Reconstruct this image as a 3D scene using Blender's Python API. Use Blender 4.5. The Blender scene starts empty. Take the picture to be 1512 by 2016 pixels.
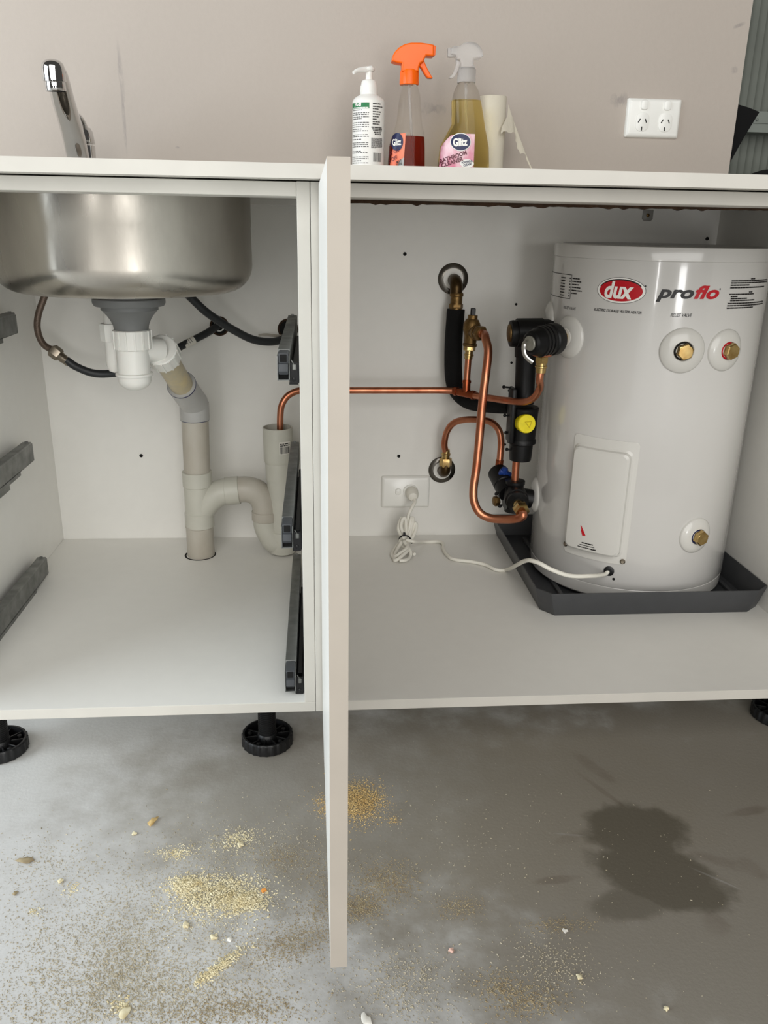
import bpy, bmesh, math, random
from math import sin, cos, pi, radians, sqrt, atan2
from mathutils import Vector, Matrix
random.seed(7)
S = bpy.context.scene
COL = S.collection

# ------------------------------------------------------------------ camera
cam_d = bpy.data.cameras.new('camera')
cam = bpy.data.objects.new('camera', cam_d)
COL.objects.link(cam)
cam_d.sensor_fit = 'VERTICAL'
cam_d.sensor_height = 36.0
cam_d.lens = 1619.57 / 2016 * 36.0
cam_d.clip_start = 0.02
cam_d.clip_end = 60
cam.matrix_world = Matrix(((0.996843, 0.008719, -0.078917, 0.006978), (-0.077354, 0.330712, -0.940556, -1.042851), (0.017898, 0.943691, 0.330343, 0.824429), (0, 0, 0, 1)))
S.camera = cam

# ------------------------------------------------------------------ light
S.view_settings.view_transform = 'Standard'
S.view_settings.look = 'None'
S.view_settings.gamma = 1
S.view_settings.use_curve_mapping = False
S.view_settings.exposure = 0.0
w = bpy.data.worlds.new('world'); S.world = w; w.use_nodes = True
bg = w.node_tree.nodes['Background']
bg.inputs[0].default_value = (1.0, 0.945, 0.88, 1)
bg.inputs[1].default_value = 0.07

def area(name, loc, target, sx, sy, power, col):
    d = bpy.data.lights.new(name, 'AREA'); d.shape = 'RECTANGLE'; d.size = sx; d.size_y = sy
    d.energy = power; d.color = col
    o = bpy.data.objects.new(name, d); COL.objects.link(o); o.location = loc
    o.rotation_euler = (Vector(target) - Vector(loc)).to_track_quat('-Z', 'Y').to_euler()
    return o
area('side_doorway_light', (-2.5, -.8, 1.15), (-.2, -.6, .35), 1.9, 2.1, 76, (0.84, 0.93, 1.0))
area('garage_opening_light', (.1, -4.0, 2.45), (.1, .6, .6), 4.6, 3.8, 180, (1.0, .985, .955))
area('rear_gap_light', (.80, -3.3, .36), (.6, .3, .6), .46, .50, 11, (1.0, 1.0, 1.0))
area('rear_slit_light', (-.86, -3.3, .45), (.6, .3, .7), .07, .6, 3.4, (1.0, 1.0, 1.0))

# ------------------------------------------------------------------ materials
def lin(c):
    return tuple(((v/255)/12.92 if v/255 <= 0.04045 else ((v/255+0.055)/1.055)**2.4) for v in c)
MATS = {}
def mat(name, col, rough=0.5, metal=0.0, var=0.0, vscale=20.0, bump=0.0, bscale=200.0, trans=0.0, ior=1.45,
        coat=0.0, col2=None, spec=0.5, aniso=0.0, rvar=0.0, stretch=None, sss=0.0):
    m = bpy.data.materials.new(name); m.use_nodes = True
    nt = m.node_tree; b = nt.nodes['Principled BSDF']
    c = lin(col)
    b.inputs['Base Color'].default_value = (*c, 1)
    b.inputs['Roughness'].default_value = rough
    b.inputs['Metallic'].default_value = metal
    b.inputs['Transmission Weight'].default_value = trans
    b.inputs['IOR'].default_value = ior
    b.inputs['Coat Weight'].default_value = coat
    b.inputs['Coat Roughness'].default_value = 0.06
    b.inputs['Specular IOR Level'].default_value = spec
    b.inputs['Anisotropic'].default_value = aniso
    if sss: b.inputs['Subsurface Weight'].default_value = sss; b.inputs['Subsurface Radius'].default_value = (.02,.01,.008)
    tc = nt.nodes.new('ShaderNodeTexCoord'); src = tc.outputs['Object']
    if stretch:
        mp = nt.nodes.new('ShaderNodeMapping'); mp.inputs['Scale'].default_value = stretch
        nt.links.new(src, mp.inputs[0]); src = mp.outputs[0]
    if var or rvar:
        n = nt.nodes.new('ShaderNodeTexNoise'); n.inputs['Scale'].default_value = vscale; n.inputs['Detail'].default_value = 5
        nt.links.new(src, n.inputs['Vector'])
        r = nt.nodes.new('ShaderNodeMapRange'); r.inputs[1].default_value = .3; r.inputs[2].default_value = .7
        nt.links.new(n.outputs[0], r.inputs[0])
        if var:
            mx = nt.nodes.new('ShaderNodeMix'); mx.data_type = 'RGBA'
            c2 = lin(col2) if col2 else tuple(v*(1-var) for v in c)
            mx.inputs[6].default_value = (*c, 1); mx.inputs[7].default_value = (*c2, 1)
            nt.links.new(r.outputs[0], mx.inputs[0]); nt.links.new(mx.outputs[2], b.inputs['Base Color'])
        if rvar:
            r2 = nt.nodes.new('ShaderNodeMapRange'); r2.inputs[1].default_value = .3; r2.inputs[2].default_value = .7
            r2.inputs[3].default_value = rough; r2.inputs[4].default_value = rough + rvar
            nt.links.new(n.outputs[0], r2.inputs[0]); nt.links.new(r2.outputs[0], b.inputs['Roughness'])
    if bump:
        n2 = nt.nodes.new('ShaderNodeTexNoise'); n2.inputs['Scale'].default_value = bscale; n2.inputs['Detail'].default_value = 4
        nt.links.new(src, n2.inputs['Vector'])
        bp = nt.nodes.new('ShaderNodeBump'); bp.inputs['Strength'].default_value = bump; bp.inputs['Distance'].default_value = .002
        nt.links.new(n2.outputs[0], bp.inputs['Height']); nt.links.new(bp.outputs[0], b.inputs['Normal'])
    MATS[name] = m
    return m

M_mel = mat('white_melamine', (232, 230, 224), .38, var=.02, vscale=40, bump=.03, bscale=900)
M_edge = mat('white_edge_tape', (203, 199, 190), .42, var=.05, vscale=25)
M_dooredge = mat('beige_edge_tape', (178, 169, 157), .45, var=.05, vscale=25)
M_chip = mat('raw_chipboard', (70, 50, 33), .95, var=.5, vscale=160, bump=.8, bscale=300)
M_black = mat('black_plastic', (17, 17, 18), .42, bump=.1, bscale=500)
M_vblack = mat('black_valve_cover', (8, 8, 9), .42, bump=.12, bscale=350, spec=.35)
M_foam = mat('black_foam', (8, 8, 8), .95, bump=.3, bscale=500)
M_dark = mat('dark_hole', (14, 13, 12), .9)
M_galv = mat('galvanised_steel', (140, 141, 138), .42, metal=.85, var=.3, vscale=40, rvar=.15)
M_cap = mat('grey_plastic', (66, 68, 71), .5)
M_rblack = mat('runner_black', (26, 26, 27), .4, metal=.3)
M_steel = mat('brushed_stainless', (186, 180, 170), .20, metal=1.0, var=.30, vscale=11, rvar=.20, bump=.06, bscale=120, stretch=(1, 1, .45))
M_chrome = mat('chrome', (215, 215, 215), .05, metal=1.0)
M_dchrome = mat('tarnished_chrome', (112, 108, 102), .2, metal=1.0, var=.2, vscale=60)
M_copper = mat('copper', (204, 138, 106), .28, metal=1.0, var=.35, vscale=28, rvar=.12, col2=(174, 104, 76))
M_copperd = mat('copper_joint', (170, 90, 58), .32, metal=1.0, var=.4, vscale=90)
M_brass = mat('brass', (204, 178, 122), .25, metal=1.0, var=.3, vscale=80, col2=(170, 138, 84))
M_brassd = mat('dull_brass', (140, 112, 70), .42, metal=.9, var=.4, vscale=120, col2=(100, 76, 44), bump=.2, bscale=400)
M_bronze = mat('dark_brass', (84, 66, 42), .35, metal=.9, var=.4, vscale=100)
M_tank = mat('white_enamel', (203, 201, 197), .16, coat=.6, bump=.012, bscale=90)
M_tankm = mat('white_moulded_plastic', (204, 202, 196), .24, coat=.3)
M_tray = mat('dark_grey_plastic', (66, 67, 69), .45, var=.12, vscale=30, bump=.05, bscale=600)
M_pvc = mat('grey_pvc', (198, 196, 184), .36, var=.1, vscale=18)
M_pvcw = mat('pale_pvc_elbow', (182, 181, 178), .36, var=.08, vscale=25)
M_pvcp = mat('primed_pvc_pipe', (190, 185, 174), .4, var=.3, vscale=22, col2=(172, 164, 150), stretch=(1, 1, .4))
M_pvcb = mat('beige_pvc', (202, 186, 146), .4, var=.35, vscale=40, col2=(178, 170, 150))
M_trap = mat('white_polypropylene', (224, 223, 217), .34, sss=.08)
M_waste = mat('grey_waste_plastic', (112, 113, 112), .5)
M_cement = mat('blue_solvent_cement', (36, 42, 84), .4)
M_hose = mat('black_hose', (40, 42, 44), .45)
M_braid = mat('braided_hose', (120, 104, 92), .4, metal=.6, var=.4, vscale=500, bump=.3, bscale=700)
M_nickel = mat('nickel_fitting', (150, 140, 126), .28, metal=.95)
M_yellow = mat('yellow_plastic', (232, 214, 20), .42, var=.12, vscale=120)
M_blue = mat('blue_plastic', (20, 52, 120), .4)
M_cord = mat('white_cord', (230, 227, 216), .45)
M_switch = mat('white_switch_plastic', (238, 237, 231), .22)
M_slot = mat('socket_slot', (12, 12, 12), .8)
M_print = mat('black_print', (30, 28, 28), .5)
M_gprint = mat('grey_print', (84, 82, 80), .5)
M_red = mat('red_print', (186, 14, 30), .35)
M_white = mat('white_print', (240, 238, 232), .4)
M_bottle = mat('white_bottle_plastic', (240, 238, 232), .32, sss=.05)
M_green = mat('green_print', (30, 120, 70), .45)
M_orange = mat('orange_plastic', (250, 104, 0), .32)
M_clear = mat('clear_plastic', (246, 244, 240), .05, trans=1.0, ior=1.15)
M_frost = mat('frosted_white_plastic', (240, 238, 236), .28, trans=.8, ior=1.2)
M_redliq = mat('red_cleaner', (158, 46, 28), .1, trans=.75, ior=1.2)
M_amber = mat('amber_cleaner', (255, 234, 156), .06, trans=.95, ior=1.2)
M_navy = mat('navy_print', (26, 34, 78), .4)
M_olab = mat('orange_label', (244, 150, 118), .4, var=.9, vscale=34, col2=(238, 92, 50), stretch=(1, 1, .5))
M_plab = mat('pink_label', (250, 226, 230), .4, var=.9, vscale=34, col2=(204, 66, 114), stretch=(1, 1, .55))
M_paper = mat('paper_towel', (216, 209, 192), .95, bump=.25, bscale=260)
M_corr = mat('corrugated_steel', (88, 92, 85), .5, metal=.35, var=.2, vscale=12)
M_girt = mat('girt_steel', (128, 134, 128), .45, metal=.5)
M_cloth = mat('black_cloth', (6, 6, 7), .95)
M_sticker = mat('white_sticker', (226, 222, 212), .5)
M_tie = mat('black_cable_tie', (16, 16, 22), .4)

# ------------------------------------------------------------------ mesh builder
class MB:
    def __init__(s): s.v = []; s.f = []
    def add(s, v, f):
        n = len(s.v); s.v += [tuple(p) for p in v]; s.f += [tuple(i+n for i in q) for q in f]; return s
    def box(s, a, b, bev=0.0, seg=2, rot=None, piv=None):
        a, b = [min(p, q) for p, q in zip(a, b)], [max(p, q) for p, q in zip(a, b)]
        bm = bmesh.new()
        vs = [bm.verts.new((x, y, z)) for z in (a[2], b[2]) for y in (a[1], b[1]) for x in (a[0], b[0])]
        for q in ((0,2,3,1),(4,5,7,6),(0,1,5,4),(1,3,7,5),(3,2,6,7),(2,0,4,6)): bm.faces.new([vs[i] for i in q])
        if bev: bmesh.ops.bevel(bm, geom=bm.edges[:], offset=bev, segments=seg, profile=.5, affect='EDGES')
        return s.frombm(bm, rot, piv)
    def frombm(s, bm, rot=None, piv=None):
        bm.verts.index_update()
        vs = [v.co.copy() for v in bm.verts]
        if rot is not None:
            pv = Vector(piv) if piv else Vector((0,0,0))
            vs = [rot @ (v-pv) + pv for v in vs]
        s.add(vs, [[v.index for v in f.verts] for f in bm.faces]); bm.free(); return s
    def prism(s, poly, axis, h0, h1, bev=0.0, seg=3):
        # poly: list of 2D points in the two other axes, extruded along axis ('x','y','z')
        bm = bmesh.new()
        def P(p, h):
            return {'x': (h, p[0], p[1]), 'y': (p[0], h, p[1]), 'z': (p[0], p[1], h)}[axis]
        A = [bm.verts.new(P(p, h0)) for p in poly]; B = [bm.verts.new(P(p, h1)) for p in poly]
        n = len(poly)
        f0 = bm.faces.new(A); f1 = bm.faces.new(B[::-1])
        for i in range(n): bm.faces.new((A[i], B[i], B[(i+1) % n], A[(i+1) % n]))
        bmesh.ops.recalc_face_normals(bm, faces=bm.faces[:])
        if bev:
            ed = list(set(f0.edges[:] + f1.edges[:]))
            bmesh.ops.bevel(bm, geom=ed, offset=bev, segments=seg, profile=.5, affect='EDGES', clamp_overlap=True)
        return s.frombm(bm)
    def lathe(s, prof, o=(0,0,0), ax=(0,0,1), seg=32, cap=True, phase=0.0, up=None):
        # prof: (radius, height along axis)
        ax = Vector(ax).normalized(); o = Vector(o)
        t = Vector(up) if up else (Vector((1,0,0)) if abs(ax.x) < .9 else Vector((0,1,0)))
        u = (t - ax*t.dot(ax)).normalized(); w_ = ax.cross(u)
        vs = []; fs = []
        for r, h in prof:
            for k in range(seg):
                a = 2*pi*k/seg + phase
                vs.append(o + ax*h + (u*cos(a) + w_*sin(a))*r)
        for i in range(len(prof)-1):
            for k in range(seg):
                k2 = (k+1) % seg
                fs.append((i*seg+k, i*seg+k2, (i+1)*seg+k2, (i+1)*seg+k))
        if cap:
            fs.append(tuple(range(seg))[::-1]); fs.append(tuple((len(prof)-1)*seg+k for k in range(seg)))
        return s.add(vs, fs)
    def tube(s, pts, r, seg=14, sub=8, smooth=True, cap=True, rb=None):
        pts = [Vector(p) for p in pts]
        rad = r if isinstance(r, (list, tuple)) else [r]*len(pts)
        if smooth and len(pts) > 2:
            P = []; R = []
            for i in range(len(pts)-1):
                p0 = pts[max(i-1, 0)]; p1 = pts[i]; p2 = pts[i+1]; p3 = pts[min(i+2, len(pts)-1)]
                # centripetal catmull-rom via hermite with limited tangents
                d = (p2-p1).length
                m1 = (p2-p0); m2 = (p3-p1)
                m1 = m1.normalized()*d if m1.length > 1e-9 else m1
                m2 = m2.normalized()*d if m2.length > 1e-9 else m2
                for k in range(sub):
                    t = k/sub; t2 = t*t; t3 = t2*t
                    P.append(p1*(2*t3-3*t2+1) + m1*(t3-2*t2+t) + p2*(-2*t3+3*t2) + m2*(t3-t2)); R.append(rad[i]*(1-t)+rad[i+1]*t)
            P.append(pts[-1]); R.append(rad[-1])
        else: P = pts; R = rad
        T = []
        for i in range(len(P)):
            d = P[min(i+1, len(P)-1)] - P[max(i-1, 0)]; T.append(d.normalized())
        u = Vector((0,0,1)) if abs(T[0].z) < .9 else Vector((1,0,0))
        vs = []; fs = []
        for i, p in enumerate(P):
            u = (u - T[i]*u.dot(T[i])).normalized(); w_ = T[i].cross(u)
            for k in range(seg):
                a = 2*pi*k/seg
                vs.append(p + (u*cos(a) + w_*sin(a)*(rb or 1))*R[i])
        for i in range(len(P)-1):
            for k in range(seg):
                k2 = (k+1) % seg; fs.append((i*seg+k, i*seg+k2, (i+1)*seg+k2, (i+1)*seg+k))
        if cap: fs.append(tuple(range(seg))[::-1]); fs.append(tuple((len(P)-1)*seg+k for k in range(seg)))
        return s.add(vs, fs)
    def rings(s, rings, close=True, start=False):
        # list of equal length closed loops of 3D points
        n = len(rings[0]); vs = [p for r in rings for p in r]; fs = []
        for i in range(len(rings)-1):
            for k in range(n):
                k2 = (k+1) % n; fs.append((i*n+k, i*n+k2, (i+1)*n+k2, (i+1)*n+k))
        if close: fs.append(tuple((len(rings)-1)*n+k for k in range(n)))
        if start: fs.append(tuple(range(n))[::-1])
        return s.add(vs, fs)
    def quad(s, a, b, c, d): return s.add([a, b, c, d], [(0,1,2,3)])

W = {}
def finish(o, mb, m, org, ang=35):
    me = o.data
    me.from_pydata([tuple(Vector(v)-org) for v in mb.v], [], mb.f); me.update()
    bm = bmesh.new(); bm.from_mesh(me); bmesh.ops.recalc_face_normals(bm, faces=bm.faces[:]); bm.to_mesh(me); bm.free()
    me.materials.append(m)
    me.shade_smooth(); me.set_sharp_from_angle(angle=radians(ang))
def front_edges(o, m):
    # edge banding: the narrow faces that look out of the cabinet front, and the narrow top and bottom
    o.data.materials.append(m)
    for p in o.data.polygons:
        if abs(p.normal.y) > .6 or abs(p.normal.z) > .6: p.material_index = 1
    return o
def face_edges(o, m):
    o.data.materials.append(m)
    for p in o.data.polygons:
        if abs(p.normal.y) > .6: p.material_index = 1
    return o
def part(name, mb, m, parent, label=None, loc=None, ang=35, stuff=False):
    me = bpy.data.meshes.new(name); o = bpy.data.objects.new(name, me); COL.objects.link(o)
    po = W.get(parent, Vector((0,0,0))); org = Vector(loc) if loc else po
    o.parent = parent; o.location = org - po; W[o] = org
    finish(o, mb, m, org, ang)
    if label: o['label'] = label
    if stuff: o['kind'] = 'stuff'
    return o
def thing(name, label, cat, loc, group=None):
    o = bpy.data.objects.new(name, None); COL.objects.link(o); o.location = loc; W[o] = Vector(loc)
    o.empty_display_size = .05
    o['label'] = label; o['category'] = cat
    if group: o['group'] = group
    return o
def single(name, mb, m, label, cat, loc, group=None, ang=35, stuff=False):
    me = bpy.data.meshes.new(name); o = bpy.data.objects.new(name, me); COL.objects.link(o)
    o.location = loc; W[o] = Vector(loc); finish(o, mb, m, Vector(loc), ang)
    o['label'] = label; o['category'] = cat
    if group: o['group'] = group
    if stuff: o['kind'] = 'stuff'
    return o
def struct(name, mb, m, label=None):
    me = bpy.data.meshes.new(name); o = bpy.data.objects.new(name, me); COL.objects.link(o)
    W[o] = Vector((0,0,0)); finish(o, mb, m, Vector((0,0,0))); o['kind'] = 'structure'
    if label: o['label'] = label
    return o
def copy_part(o, parent, shift):
    c = o.copy(); COL.objects.link(c); c.parent = parent
    c.location = o.location + Vector(shift); W[c] = W[o] + Vector(shift)
    for ch in list(o.children):
        d = ch.copy(); COL.objects.link(d); d.parent = c; W[d] = W[ch] + Vector(shift)
    return c

def text2d(s, h, width=None, shear=0.0, bold=0.0, align='LEFT', space=1.0):
    """glyph outlines as a flat triangulated mesh: cap height about h, optional fitted width; origin at left baseline"""
    cu = bpy.data.curves.new('txt', 'FONT'); cu.body = s; cu.size = 1.0; cu.shear = shear; cu.offset = bold; cu.space_character = space
    cu.resolution_u = 4
    o = bpy.data.objects.new('txt', cu); COL.objects.link(o)
    bpy.context.view_layer.update()
    me = bpy.data.meshes.new_from_object(o.evaluated_get(bpy.context.evaluated_depsgraph_get()))
    vs = [(v.co.x, v.co.y) for v in me.vertices]; fs = [tuple(p.vertices) for p in me.polygons]
    bpy.data.objects.remove(o); bpy.data.curves.remove(cu); bpy.data.meshes.remove(me)
    x0 = min(p[0] for p in vs); x1 = max(p[0] for p in vs)
    sy = h/0.70; sx = width/(x1-x0) if width else sy
    ox = {'LEFT': 0, 'CENTER': (x1-x0)/2, 'RIGHT': x1-x0}[align]
    return [((p[0]-x0-ox)*sx, p[1]*sy) for p in vs], fs
def put_text(mb, t, fn):
    mb.add([fn(u, v) for u, v in t[0]], t[1])
def dashes(mb, fn, u0, u1, v, h, rnd, gap=.25, just=True, end=None):
    """one line of illegible small print: word-sized dashes"""
    u = u0; e = end if end else u1
    while u < e - h*.6:
        L = h*rnd.uniform(1.2, 4.2); L = min(L, e-u)
        n = 3
        vs = []; fs = []
        for k in range(n):
            uu = u + L*k/(n-1); vs += [fn(uu, v), fn(uu, v+h)]
        for k in range(n-1): fs.append((2*k, 2*k+2, 2*k+3, 2*k+1))
        mb.add(vs, fs); u += L + h*gap*2
def frange(a, b, n): return [a+(b-a)*i/(n-1) for i in range(n)]
def hexprof(r): return r

# ================================================================== SETTING
def nd(nt, t, **kw):
    n = nt.nodes.new(t)
    for k, v in kw.items(): setattr(n, k, v)
    return n
def ellipse_mask(nt, src, noise, c, r, rot, amp, soft):
    mp = nd(nt, 'ShaderNodeMapping', vector_type='TEXTURE')
    mp.inputs['Location'].default_value = (c[0], c[1], 0); mp.inputs['Rotation'].default_value = (0, 0, rot)
    mp.inputs['Scale'].default_value = (r[0], r[1], 1000)
    nt.links.new(src, mp.inputs[0])
    ln = nd(nt, 'ShaderNodeVectorMath', operation='LENGTH'); nt.links.new(mp.outputs[0], ln.inputs[0])
    ma = nd(nt, 'ShaderNodeMath', operation='MULTIPLY_ADD'); nt.links.new(noise, ma.inputs[0]); ma.inputs[1].default_value = amp
    nt.links.new(ln.outputs['Value'], ma.inputs[2])
    mr = nd(nt, 'ShaderNodeMapRange', interpolation_type='SMOOTHSTEP'); nt.links.new(ma.outputs[0], mr.inputs[0])
    mr.inputs[1].default_value = 1 + amp/2 - soft; mr.inputs[2].default_value = 1 + amp/2 + soft
    mr.inputs[3].default_value = 1; mr.inputs[4].default_value = 0
    return mr.outputs[0]
def maxn(nt, a, b):
    m = nd(nt, 'ShaderNodeMath', operation='MAXIMUM'); nt.links.new(a, m.inputs[0]); nt.links.new(b, m.inputs[1]); return m.outputs[0]
def muln(nt, a, k):
    m = nd(nt, 'ShaderNodeMath', operation='MULTIPLY'); nt.links.new(a, m.inputs[0])
    if isinstance(k, (int, float)): m.inputs[1].default_value = k
    else: nt.links.new(k, m.inputs[1])
    return m.outputs[0]
def mixc(nt, fac, a, col):
    m = nd(nt, 'ShaderNodeMix', data_type='RGBA'); nt.links.new(fac, m.inputs[0])
    if isinstance(a, tuple): m.inputs[6].default_value = (*a, 1)
    else: nt.links.new(a, m.inputs[6])
    m.inputs[7].default_value = (*col, 1); return m.outputs[2]
def noise(nt, src, scale, detail=6, rough=.55, lo=.3, hi=.7, stretch=None):
    if stretch:
        mp = nd(nt, 'ShaderNodeMapping'); mp.inputs['Scale'].default_value = stretch; nt.links.new(src, mp.inputs[0]); src = mp.outputs[0]
    n = nd(nt, 'ShaderNodeTexNoise'); n.inputs['Scale'].default_value = scale; n.inputs['Detail'].default_value = detail
    n.inputs['Roughness'].default_value = rough; nt.links.new(src, n.inputs['Vector'])
    r = nd(nt, 'ShaderNodeMapRange'); nt.links.new(n.outputs[0], r.inputs[0]); r.inputs[1].default_value = lo; r.inputs[2].default_value = hi
    return r.outputs[0]

def concrete():
    m = bpy.data.materials.new('concrete'); m.use_nodes = True; nt = m.node_tree; b = nt.nodes['Principled BSDF']
    tc = nd(nt, 'ShaderNodeTexCoord'); src = tc.outputs['Object']
    big = noise(nt, src, 2.2); med = noise(nt, src, 9, 8); fine = noise(nt, src, 170, 4, .6); edge = noise(nt, src, 14, 7, .6, .25, .75)
    c = mixc(nt, big, lin((210, 210, 209)), lin((194, 193, 189)))
    c = mixc(nt, muln(nt, med, .4), c, lin((216, 216, 214)))
    c = mixc(nt, muln(nt, fine, .10), c, lin((140, 136, 128)))
    # brownish worn film plus painted-in shade of the door, before the right hand cabinet
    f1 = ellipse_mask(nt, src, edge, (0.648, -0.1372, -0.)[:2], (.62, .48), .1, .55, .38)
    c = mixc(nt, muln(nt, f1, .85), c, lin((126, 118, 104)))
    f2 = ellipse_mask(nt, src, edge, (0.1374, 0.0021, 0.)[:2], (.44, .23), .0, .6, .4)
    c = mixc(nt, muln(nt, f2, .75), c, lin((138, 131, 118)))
    # oily wet patch
    s1 = ellipse_mask(nt, src, edge, (0.4567, -0.1003, 0.)[:2], (.072, .062), 0, .55, .14)
    s2 = ellipse_mask(nt, src, edge, (0.4623, -0.1895, 0.)[:2], (.092, .056), -.45, .55, .16)
    s3 = ellipse_mask(nt, src, edge, (0.4035, -0.2344, 0.)[:2], (.05, .03), .2, .6, .25)
    wet = maxn(nt, maxn(nt, s1, s2), muln(nt, s3, .7))
    c = mixc(nt, muln(nt, wet, .85), c, lin((92, 86, 73)))
    # brown rubbed marks
    k = None
    for (p, r, rot) in (((0.4451, 0.0511, 0.), (.012, .035), .5), ((0.444, -0.0147, 0.), (.004, .05), .5), ((0.3595, -0.1105, 0.), (.022, .008), .4),
                        ((0.5634, -0.1719, 0.), (.04, .012), -.5), ((0.5893, -0.1782, 0.), (.014, .016), 0), ((0.4977, -0.2728, 0.), (.016, .02), 0),
                        ((0.6357, -0.072, 0.), (.035, .008), .2), ((0.3302, -0.1863, 0.), (.03, .006), 0.1)):
        e = ellipse_mask(nt, src, edge, p[:2], r, rot, 1.3, .35); k = e if k is None else maxn(nt, k, e)
    c = mixc(nt, muln(nt, muln(nt, k, med), .42), c, lin((84, 66, 52)))
    # pale smears
    k2 = None
    for (p, r, rot) in (((-0.407, 0.0201, 0.), (.02, .003), .2), ((-0.224, 0.1554, 0.), (.02, .003), 0), ((0.069, 0.2213, 0.), (.012, .003), .1), ((0.3616, -0.1034, 0.), (.022, .002), -.2),
                        ((0.5363, -0.1984, 0.), (.03, .002), -.7), ((0.1298, -0.3512, 0.), (.05, .012), .9), ((-0.1704, -0.316, 0.), (.05, .02), .5)):
        e = ellipse_mask(nt, src, edge, p[:2], r, rot, .8, .3); k2 = e if k2 is None else maxn(nt, k2, e)
    c = mixc(nt, muln(nt, muln(nt, k2, med), .30), c, lin((206, 206, 204)))
    nt.links.new(c, b.inputs['Base Color'])
    rr = nd(nt, 'ShaderNodeMapRange'); nt.links.new(med, rr.inputs[0]); rr.inputs[3].default_value = .42; rr.inputs[4].default_value = .62
    nt.links.new(rr.outputs[0], b.inputs['Roughness'])
    bp = nd(nt, 'ShaderNodeBump'); bp.inputs['Strength'].default_value = .07; bp.inputs['Distance'].default_value = .002
    nt.links.new(fine, bp.inputs['Height']); nt.links.new(bp.outputs[0], b.inputs['Normal'])
    return m
def painted_board():
    m = bpy.data.materials.new('painted_board'); m.use_nodes = True; nt = m.node_tree; b = nt.nodes['Principled BSDF']
    tc = nd(nt, 'ShaderNodeTexCoord'); src0 = tc.outputs['Object']
    mp0 = nd(nt, 'ShaderNodeMapping'); mp0.inputs['Rotation'].default_value = (radians(-90), 0, 0); nt.links.new(src0, mp0.inputs[0]); src = mp0.outputs[0]
    # after this turn the mapped x,y are world x,z
    big = noise(nt, src0, 3); fine = noise(nt, src0, 120, 5, .6); sc = noise(nt, src0, 70, 5, .7, .35, .65, (1, 1, .35))
    c = mixc(nt, muln(nt, big, .5), lin((186, 176, 166)), lin((180, 170, 160)))
    c = mixc(nt, muln(nt, fine, .08), c, lin((160, 150, 142)))
    k = None
    for (p, r, rot, amp) in (((-0.3505, 0.69, 1.0734), (.004, .05), .03, .8), ((-0.3508, 0.69, 1.0053), (.003, .06), 0, .8), ((0.5987, 0.69, 1.06), (.02, .012), 0, 1.2), ((0.2295, 0.69, 1.0348), (.030, .008), 0, 1.3),
                        ((0.8151, 0.69, 1.1946), (.012, .004), .4, .8), ((0.8186, 0.69, 1.1186), (.006, .006), 0, .8), ((-0.2547, 0.69, 0.9552), (.004, .002), 0, .8)):
        e = ellipse_mask(nt, src, sc, (p[0], p[2]), r, rot, amp, .3); e = muln(nt, e, sc); k = e if k is None else maxn(nt, k, e)
    c = mixc(nt, muln(nt, k, .5), c, lin((120, 114, 116)))
    nt.links.new(c, b.inputs['Base Color']); b.inputs['Roughness'].default_value = .62
    bp = nd(nt, 'ShaderNodeBump'); bp.inputs['Strength'].default_value = .06; bp.inputs['Distance'].default_value = .002
    nt.links.new(fine, bp.inputs['Height']); nt.links.new(bp.outputs[0], b.inputs['Normal'])
    return m
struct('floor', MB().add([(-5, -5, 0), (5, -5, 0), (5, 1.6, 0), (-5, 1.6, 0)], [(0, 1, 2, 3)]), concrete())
struct('wall_back', MB().box((-5, .69, 0), (.8365, .702, 2.7), .0008), painted_board())
# corrugated cladding behind the edge of the board: pans with narrow raised ribs
pf = []; x = .70
while x < 2.6:
    pf += [(x, .86), (x+.0098, .86), (x+.0148, .8572), (x+.0156, .8572), (x+.0164, .86)]; x += .0168
mb = MB()
vs = [(p[0], p[1], z) for z in (0, 2.7) for p in pf]; n = len(pf)
mb.add(vs, [(i, i+1, n+i+1, n+i) for i in range(n-1)])
struct('wall_rear', mb, M_corr)
mb = MB(); zg = (0.9459, 0.8, 1.042)[2]
mb.prism([(.80, zg-.020), (.80, zg+.020), (.846, zg+.020), (.846, zg+.017), (.803, zg+.017), (.803, zg-.017), (.846, zg-.017), (.846, zg-.020)], 'x', .72, 2.6)
mb.box((.72, .797, zg-.003), (2.6, .801, zg-.001))
mb.lathe([(.0025, 0), (.0025, .003), (.001, .004)], (0.9341, 0.8, 1.0456), (0, -1, 0), 10)
struct('trim_1', mb, M_girt, 'grey steel girt across the corrugated wall')

# ================================================================== CABINETS
ZB, ZT = .150, .870
sc_ = thing('sink_cabinet', 'white open sink cabinet with bare drawer runners, left of the door', 'cabinet', (-.281, .33, 0))
front_edges(part('side_panel', MB().box((-.562, 0, ZB+.016), (-.546, .673, ZT), .0006, 1), M_mel, sc_), M_edge)
front_edges(part('side_panel', MB().box((-.016, 0, ZB+.016), (-.0003, .673, ZT), .0006, 1), M_mel, sc_), M_edge)
face_edges(part('bottom_panel', MB().box((-.562, 0, ZB), (-.0003, .673, ZB+.016), .0006, 1), M_mel, sc_), M_edge)
part('back_panel', MB().box((-.562, .673, ZB), (-.0003, .686, ZT), .0006, 1), M_mel, sc_)
part('front_rail', MB().box((-.5459, .0003, ZT-.0165), (-.0161, .095, ZT-.0005), .0006, 1), M_edge, sc_)
part('rear_rail', MB().box((-.5459, .60, ZT-.016), (-.0161, .6729, ZT), .0006, 1), M_mel, sc_)
hc = thing('heater_cabinet', 'white open cabinet right of the door, holding the water heater', 'cabinet', (.42, .33, 0))
front_edges(part('side_panel', MB().box((.0003, 0, ZB), (.016, .673, ZT), .0006, 1), M_mel, hc), M_edge)
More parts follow.
